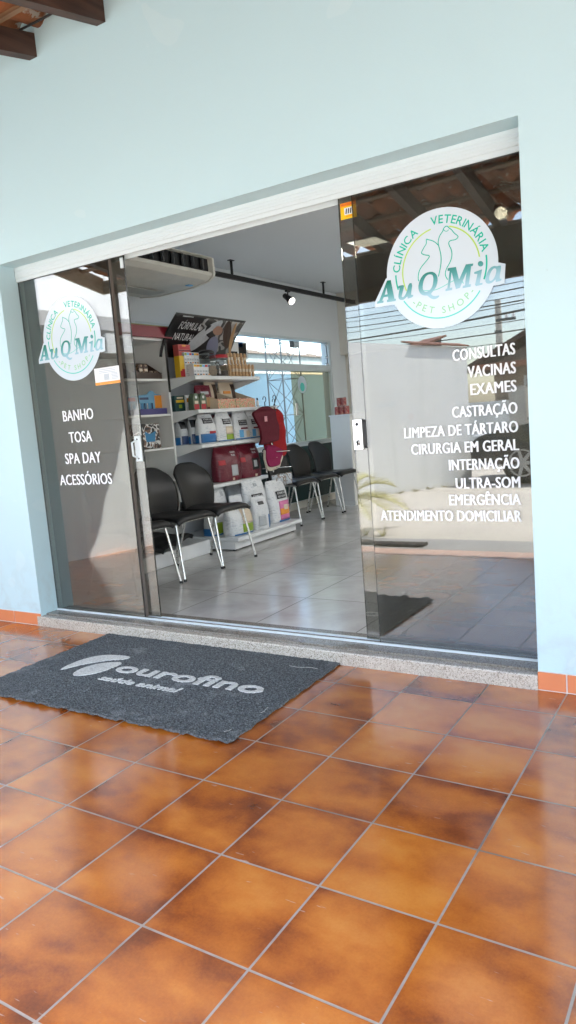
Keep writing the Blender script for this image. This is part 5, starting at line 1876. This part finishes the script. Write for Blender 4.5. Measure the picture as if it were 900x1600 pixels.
# ================================================================ outside, seen through the window and mirrored in the glass
# alley behind the side window
t = thing('alley_wall', 'light blue wall of the next house, seen through the side window', 'wall', (-5.1, 7, 0))
MB().box(-0.2, 0, -5, 9, -0.02, 1.93).build('blue_wall', t, mat_plaster('sky_blue_plaster', (0.27, 0.41, 0.50), (0.30, 0.45, 0.54), 0.1))
MB().box(-0.22, 0.02, -5, 9, 1.931, 1.96).build('wall_top', t, M['cream_wall'])
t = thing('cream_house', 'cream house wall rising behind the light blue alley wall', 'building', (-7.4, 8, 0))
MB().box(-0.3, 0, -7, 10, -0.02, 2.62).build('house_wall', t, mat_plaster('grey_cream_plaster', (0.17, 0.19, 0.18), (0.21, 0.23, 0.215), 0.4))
b = MB()
for i in range(40):
    b.box(-0.35, 0.05, -7 + i * 0.425, -7 + i * 0.425 + 0.40, 2.621, 2.66 + 0.03 * (i % 3 == 0), simple('dark_coping', (0.12, 0.09, 0.07), 0.8))
b.build('coping', t)

# lattice mast
t = thing('lattice_mast', 'slim grey steel lattice mast standing outside the side window', 'mast', (-4.3, 6.65, -0.02))
GAL = simple('dull_galvanised_steel', (0.075, 0.085, 0.09), 0.6, 0.4, 0.0)
MAST = simple('grey_painted_steel', (0.13, 0.15, 0.16), 0.6, 0.4, 0.0)
legs = [(0.0, -0.27), (0.0, 0.27), (-0.45, 0.0)]
b = MB()
for x, y in legs:
    b.tube([(x, y, 0.0), (x, y, 6.0)], 0.012, MAST, 6)
b.build('mast_leg', t)
b = MB()
z = 0.15
kk = 0
while z < 5.8:
    for i in range(3):
        p, q = legs[i], legs[(i + 1) % 3]
        b.tube([(p[0], p[1], z), (q[0], q[1], z)], 0.006, MAST, 5)
        b.tube([(p[0], p[1], z), (q[0], q[1], z + 0.55)], 0.006, MAST, 5)
        b.tube([(q[0], q[1], z), (p[0], p[1], z + 0.55)], 0.005, MAST, 5)
    z += 0.55
b.build('bracing', t)
MB().box(-0.02, 0.06, 0.02, 0.20, 2.26, 2.42, M['black'], 0.01).build('antenna_box', t)

# white boundary wall at the left end of the porch
PL = mat_plaster('white_lime_plaster', (0.68, 0.72, 0.71), (0.76, 0.79, 0.78), 0.25)
t = thing('boundary_wall', 'white plastered boundary wall at the end of the porch', 'wall', (-3.8, -1.7, 0))
b = MB()
b.add([], [])
wl = [(-4.02, 0.02), (-3.86, -1.38), (-3.60, -2.16), (-3.38, -2.95), (-3.56, -3.00), (-3.78, -2.2), (-4.04, -1.42), (-4.20, 0.02)]
b.prism([(x + 3.8, y + 1.7) for x, y in wl], lambda x, y, d: (x, y, -0.1 + d), 1.98, PL)
b.build('wall_body', t)
b = MB()
b.prism([(x + 3.8 + (0.03 if i < 4 else -0.03), y + 1.7) for i, (x, y) in enumerate(wl)], lambda x, y, d: (x, y, 1.881 + d), 0.05, simple('grey_coping', (0.40, 0.40, 0.38), 0.8))
b.build('coping', t)
# house next door
t = thing('neighbour_house', 'pale neighbouring house with a shaded eave and white parapet', 'house', (-6.8, -3.2, 0))
BEI = mat_plaster('beige_render', (0.52, 0.50, 0.45), (0.58, 0.56, 0.51), 0.3)
MB().box(-1.0, 1.0, -1.6, 2.6, -0.05, 2.45).build('house_wall', t, BEI)
MB().box(-1.2, 1.55, -1.9, 2.8, 2.451, 2.62).build('eave_slab', t, simple('grey_eave_concrete', (0.33, 0.33, 0.32), 0.8))
MB().box(-1.0, 1.3, -1.7, 2.7, 2.621, 3.5).build('parapet', t, mat_plaster('white_render', (0.66, 0.67, 0.66), (0.72, 0.73, 0.72), 0.2))
b = MB()
b.box(1.001, 1.02, -0.9, 0.3, 1.0, 2.1, M['alu'])
b.build('window', t)
# small dish on the boundary wall
t = thing('satellite_dish', 'small round white dish fixed on the boundary wall', 'dish', (-3.62, -2.32, 1.93), 0.6)
b = MB()
b.sheet(lambda u, v: (0.05 - 0.035 * (2 * v) ** 0 * (v * v), 0.085 * v * math.cos(2 * math.pi * u) if v else 0.0001 * math.cos(2 * math.pi * u), 0.16 + (0.10 * v + 0.0001) * math.sin(2 * math.pi * u)), 20, 5, 0.004, M['vinyl'])
b.build('reflector', t)
b = MB()
b.tube([(-0.0, 0, 0.0), (0.0, 0, 0.10), (0.03, 0, 0.15)], 0.012, M['alu'], 8)
b.tube([(0.03, 0.0, 0.09), (0.12, 0, 0.13)], 0.006, M['alu'], 6)
b.build('bracket', t)

# long white street wall
t = thing('street_wall', 'long white plastered wall with clay coping across the street', 'wall', (-2.6, -6.6, 0))
d = Vector((0.522, -0.853, 0))
nrm = Vector((0.853, 0.522, 0))
P0 = Vector((-3.086, -5.787, 0))
WALLM = mat_plaster('white_street_plaster', (0.76, 0.77, 0.75), (0.82, 0.83, 0.81), 0.22)


def wpt(s_, off, z):
    q = P0 + d * s_ - nrm * off
    return (q.x + 2.6, q.y + 6.6, z)


b = MB()
za, zb_ = 2.275, 2.02
b.hexa([wpt(-3.2, 0, -0.1), wpt(2.13, 0, -0.1), wpt(2.13, 0.18, -0.1), wpt(-3.2, 0.18, -0.1), wpt(-3.2, 0, za + 0.05), wpt(2.13, 0, zb_), wpt(2.13, 0.18, zb_), wpt(-3.2, 0.18, za + 0.05)], WALLM)
b.build('wall_body', t)
b = MB()
s0 = 1.12
CLAY = simple('clay_coping_tile', (0.20, 0.095, 0.065), 0.7, 0.3, 0, 0.35, 8)
while s0 < 2.15:
    h0 = za + 0.05 + (zb_ - za - 0.05) * (s0 + 3.2) / 5.33
    b.hexa([wpt(s0, -0.04, h0 + 0.002), wpt(s0 + 0.17, -0.04, h0 - 0.006), wpt(s0 + 0.17, 0.22, h0 + 0.05), wpt(s0, 0.22, h0 + 0.058),
            wpt(s0, -0.04, h0 + 0.024), wpt(s0 + 0.17, -0.04, h0 + 0.016), wpt(s0 + 0.17, 0.22, h0 + 0.075), wpt(s0, 0.22, h0 + 0.083)], CLAY)
    s0 += 0.173
b.build('clay_coping', t)
# dark gable of a lean-to just behind the wall
t = thing('lean_to', 'dark gable of a small lean-to rising over the street wall', 'shed', (-2.35, -7.35, 0), math.atan2(-0.853, 0.522))
b = MB()
b.prism([(-0.55, 0.0), (0.42, 0.0), (0.42, 2.22), (-0.55, 1.9)], lambda x, z, dd: (x, -0.40 - dd, z), 0.5, simple('dark_shed_boards', (0.07, 0.06, 0.055), 0.8))
b.build('shed_wall', t)
b = MB()
b.prism([(-0.65, 1.905), (0.50, 2.245), (0.50, 2.275), (-0.65, 1.935)], lambda x, z, dd: (x, -0.36 - dd, z), 0.6, simple('rusty_sheet', (0.20, 0.09, 0.06), 0.7))
b.build('shed_roof', t)

# utility pole and cables
CONC = mat_plaster('weathered_concrete', (0.42, 0.41, 0.37), (0.52, 0.50, 0.45), 0.3)
t = thing('utility_pole', 'weathered concrete utility pole carrying street cables', 'utility pole', (-6.6, -26, -0.02))
MB().lathe([(0.17, 0), (0.12, 5.15)], (0, 0, 0), CONC, 12).build('pole_shaft', t)
b = MB()
b.box(-0.06, 0.70, 0.10, 0.20, 4.30, 4.40, GAL)
for x in (0.35, 0.62):
    b.lathe([(0.05, 4.40), (0.07, 4.46), (0.05, 4.55), (0.06, 4.60)], (x, 0.15, 0), M['vinyl'], 10)
b.box(-0.14, 0.14, 0.11, 0.13, 3.9, 3.98, GAL)
b.build('crossarm', t)
CAB = simple('black_cable_sheath', (0.012, 0.012, 0.013), 0.6)
CBL = [((-12.25, -24.0, 5.35), (-2.81, -16.0, 4.12)), ((-12.27, -24.0, 5.08), (-2.82, -16.0, 3.97)), ((-12.29, -24.0, 4.92), (-2.82, -16.0, 3.78)), ((-12.30, -24.0, 4.69), (-2.83, -16.0, 3.66)),
       ((-12.32, -24.0, 4.49), (-2.83, -16.0, 3.60)), ((-12.34, -24.0, 4.18), (-2.84, -16.0, 3.43)), ((-12.35, -24.0, 4.08), (-2.84, -16.0, 3.18)), ((-12.37, -24.0, 3.77), (-2.85, -16.0, 2.94)), ((-12.40, -24.0, 3.46), (-2.86, -16.0, 2.66))]
for i, (p, q) in enumerate(CBL):
    p, q = Vector(p), Vector(q)
    a, c = p + (p - q) * 1.1, q + (q - p) * 0.9
    pts = [a + (c - a) * k / 12 - Vector((0, 0, 0.35 * math.sin(math.pi * k / 12) - 0.30)) for k in range(13)]
    b = MB()
    b.tube(pts, 0.030 if i == 5 else (0.018 if i % 2 else 0.011), CAB, 5)
    tag(b.build('overhead_cable'), ('topmost', 'second', 'third', 'fourth', 'fifth', 'thick sixth', 'seventh', 'eighth', 'lowest')[i] + (' overhead cable' if i in (0, 8) else ' overhead cable from the top') + ' crossing the sky above the street wall', 'cable', 'overhead cables above the street')

# gabled house behind
t = thing('gabled_house', 'brown house with a broad tiled gable behind the parked car', 'house', (-0.4, -14.3, 0))
BRN = mat_plaster('brown_render', (0.25, 0.20, 0.16), (0.31, 0.26, 0.21), 0.4)
b = MB()
b.prism([(-3.1, -0.05), (5.2, -0.05), (5.2, 2.5), (1.4, 4.30), (-3.1, 2.06)], lambda x, z, dd: (x, -dd, z), 6.0, BRN)
b.build('house_wall', t)
b = MB()
for s in (-1, 1):
    e = (-3.75, 1.92) if s < 0 else (6.0, 2.30)
    b.prism([(1.4, 4.36), (e[0], e[1]), (e[0], e[1] + 0.12), (1.4, 4.50)], lambda x, z, dd: (x, 0.35 - dd, z), 6.6, simple('dark_roof_tiles', (0.085, 0.06, 0.05), 0.8, 0.3, 0, 0.4, 6))
b.build('roof', t)
b = MB()
for x in (-2.4, -1.0, 0.8):
    b.box(x, x + 0.9, 0.001, 0.05, 0.9, 1.75, M['alu'])
    b.box(x + 0.07, x + 0.83, 0.051, 0.055, 0.97, 1.68, M['black'])
b.build('window', t)
b = MB()
b.box(-3.3, 1.5, 0.01, 1.0, 1.95, 2.05, simple('clay_awning', (0.28, 0.12, 0.07), 0.8))
b.build('awning', t)
# garden wall with railings
t = thing('garden_fence', 'low pale wall with grey vertical railings before the brown house', 'fence', (-2.0, -11.0, 0))
MB().box(-1.9, -0.25, -0.1, 0.1, -0.05, 1.2).build('low_wall', t, PL)
MB().box(-0.249, 0.05, -0.14, 0.14, -0.05, 1.45).build('pillar', t, CONC)
b = MB()
for i in range(34):
    b.box(0.08 + i * 0.105, 0.105 + i * 0.105, -0.015, 0.015, 0.1, 1.5, GAL)
for z in (0.12, 0.8, 1.42):
    b.box(0.051, 3.7, -0.02, 0.02, z, z + 0.04, GAL)
b.build('railing', t)

# parked car, nose to the left
t = thing('parked_car', 'dark grey parked car half hidden beyond the street wall', 'car', (0.55, -8.05, 0))
CARP = simple('dark_grey_car_paint', (0.035, 0.04, 0.045), 0.25, 0.5, 0.3, 0.05, 3, 0, 60, 0.8)
side = smooth_loop([(-2.35, 0.28), (-2.42, 0.55), (-2.30, 0.72), (-1.45, 0.86), (-1.25, 0.92), (-0.55, 1.36), (0.9, 1.40), (1.7, 0.98), (2.05, 0.90), (2.1, 0.40), (2.0, 0.26)], 2)
lower = smooth_loop([(-2.36, 0.24), (-2.43, 0.52), (-2.30, 0.72), (-1.45, 0.86), (-1.2, 0.93), (1.7, 0.97), (2.06, 0.90), (2.1, 0.40), (2.0, 0.24)], 2)
b = MB()
b.prism(lower, lambda x, z, dd: (x, 0.82 - dd, z), 1.64, CARP)
b.prism(smooth_loop([(-1.22, 0.92), (-0.52, 1.36), (0.85, 1.41), (1.65, 0.96)], 2), lambda x, z, dd: (x, 0.70 - dd, z), 1.40, CARP)
b.build('body', t)
b = MB()
for s in (0.702, -0.705):
    b.prism([(-0.98, 0.97), (-0.48, 1.29), (0.10, 1.32), (0.10, 0.98)], lambda x, z, dd, s=s: (x, s + dd, z), 0.003, M['black'])
    b.prism([(0.18, 0.98), (0.18, 1.32), (0.78, 1.33), (1.25, 1.02)], lambda x, z, dd, s=s: (x, s + dd, z), 0.003, M['black'])
b.build('side_window', t)
for x in (-1.66, 1.32):
    for s in (1, -1):
        w_ = MB()
        w_.lathe([(0.19, -0.09), (0.29, -0.085), (0.30, 0.0), (0.29, 0.085), (0.19, 0.09)], (x, s * 0.765, 0.295), simple('tyre_rubber', (0.016, 0.016, 0.017), 0.8), 28, 'Y')
        wh = w_.build('wheel', t)
        r_ = MB()
        yy = s * 0.765 + s * 0.0905
        r_.lathe([(0.188, 0), (0.188, s * 0.004)], (x, yy, 0.295), M['black_metal'], 24, 'Y')
        AL = simple('alloy_rim', (0.50, 0.51, 0.52), 0.35, 0.5, 0.6)
        for q in range(7):
            a = 2 * math.pi * q / 7
            ca, sa = math.cos(a), math.sin(a)
            pts = [(0.03, -0.028), (0.175, -0.020), (0.175, 0.020), (0.03, 0.028)]
            r_.prism([(x + u * ca - v * sa, 0.295 + u * sa + v * ca) for u, v in pts], lambda u, v, dd: (u, yy + s * 0.005 + s * dd, v), 0.006, AL)
        ring = [(x + 0.185 * math.cos(2 * math.pi * q / 32), 0.295 + 0.185 * math.sin(2 * math.pi * q / 32)) for q in range(33)]
        r_.ribbon(ring, 0.022, lambda u, v, dd: (u, yy + s * 0.006 + s * dd, v), 0.008, AL)
        r_.lathe([(0.045, s * 0.0115), (0.04, s * 0.014)], (x, yy, 0.295), AL, 14, 'Y')
        rim = r_.build('rim', wh)
b = MB()
b.box(-2.38, -2.18, 0.50, 0.78, 0.60, 0.72, M['vinyl'], 0.03, 2)
b.build('headlight', t)

# palms, weeds, strip mat
LEAF = simple('yellow_green_leaf', (0.42, 0.40, 0.15), 0.5, 0.4, 0, 0.35, 18)


def palm(x, y, label, h, L_, n, seed, a_off):
    t = thing('palm_plant', label, 'palm', (x, y, -0.004))
    MB().lathe([(0.09, 0.0), (0.10, 0.05), (0.075, h * 0.6), (0.06, h)], (0, 0, 0), simple('palm_trunk_bark', (0.14, 0.10, 0.065), 0.9, 0.2, 0, 0.4, 20), 12).build('trunk', t)
    r = random.Random(seed)
    b = MB()
    for i in range(n):
        a = 2 * math.pi * i / n + a_off + r.uniform(-0.15, 0.15)
        el = r.uniform(0.3, 1.0)
        pts = []
        for k in range(9):
            s_ = k / 8
            rr = L_ * s_ * math.cos(el)
            zz = h + L_ * s_ * math.sin(el) - 0.55 * L_ * s_ * s_
            pts.append(Vector((rr * math.cos(a), rr * math.sin(a), zz)))
        b.tube(pts, [0.007 * (1 - 0.8 * k / 8) for k in range(9)], LEAF, 5)
        side_v = Vector((-math.sin(a), math.cos(a), 0))
        for k in range(1, 26):
            s_ = 0.12 + 0.86 * k / 26
            j = min(7, int(s_ * 8))
            f = s_ * 8 - j
            p = pts[j].lerp(pts[j + 1], f)
            t_ = (pts[j + 1] - pts[j]).normalized()
            ll = 0.21 * math.sin(math.pi * (0.12 + 0.84 * s_)) * L_ / 0.75
            for s in (-1, 1):
                dr = (side_v * s * 0.75 + t_ * 0.65 + Vector((0, 0, 0.28))).normalized()
                q = p + dr * ll
                wv = t_ * 0.009
                up = Vector((0, 0, 0.002))
                b.add([p - wv, p + wv, q, p + up], [(0, 1, 2), (1, 3, 2), (3, 0, 2)], LEAF)
    b.build('crown', t)
    return t


palm(-1.88, -3.18, 'small pale green palm at the kerb before the white street wall', 0.30, 0.78, 15, 4, 0.35)
for x, y, lb, sd in ((-1.60, -3.06, 'tuft of dry weeds at the kerb, nearer the palm', 1), (-1.40, -3.08, 'tuft of dry weeds at the kerb, further from the palm', 2)):
    t = thing('weed_tuft', lb, 'weed', (x, y, -0.014))
    r = random.Random(sd)
    b = MB()
    for i in range(26):
        a = r.uniform(0, 6.28)
        l_ = r.uniform(0.04, 0.11)
        e = Vector((math.cos(a) * l_ * 0.7, math.sin(a) * l_ * 0.7, l_))
        s_ = Vector((-math.sin(a), math.cos(a), 0)) * 0.004
        o_ = Vector((math.cos(a) * 0.012, math.sin(a) * 0.012, 0))
        b.add([o_ - s_, o_ + s_, o_ + e, o_ + Vector((0, 0, 0.002))], [(0, 1, 2), (1, 3, 2), (3, 0, 2)], LEAF)
    b.build('blades', t)
for i in range(7):
    r = random.Random(30 + i)
    q = P0 + d * (0.2 + i * 0.27) + nrm * (0.05 + 0.05 * r.random())
    t = thing('weed_tuft', 'low dry tuft growing along the foot of the street wall', 'weed', (q.x, q.y, -0.014), 0, 'dry tufts along the street wall')
    b = MB()
    for k in range(18):
        a = r.uniform(0, 6.28)
        l_ = r.uniform(0.03, 0.09)
        e = Vector((math.cos(a) * l_ * 1.6, math.sin(a) * l_ * 1.6, l_ * 0.8))
        s_ = Vector((-math.sin(a), math.cos(a), 0)) * 0.006
        o_ = Vector((math.cos(a) * 0.02, math.sin(a) * 0.02, 0))
        b.add([o_ - s_, o_ + s_, o_ + e, o_ + Vector((0, 0, 0.003))], [(0, 1, 2), (1, 3, 2), (3, 0, 2)], simple('straw_grass', (0.26, 0.22, 0.10), 0.8))
    b.build('blades', t)
t = MB().box(-1.6, -0.78, -2.66, -2.53, -0.003, 0.022, M['stripmat'], 0.004).build('ramp_strip')
tag(t, 'long dark rubber strip lying on the pavement in front of the porch', 'rubber strip')
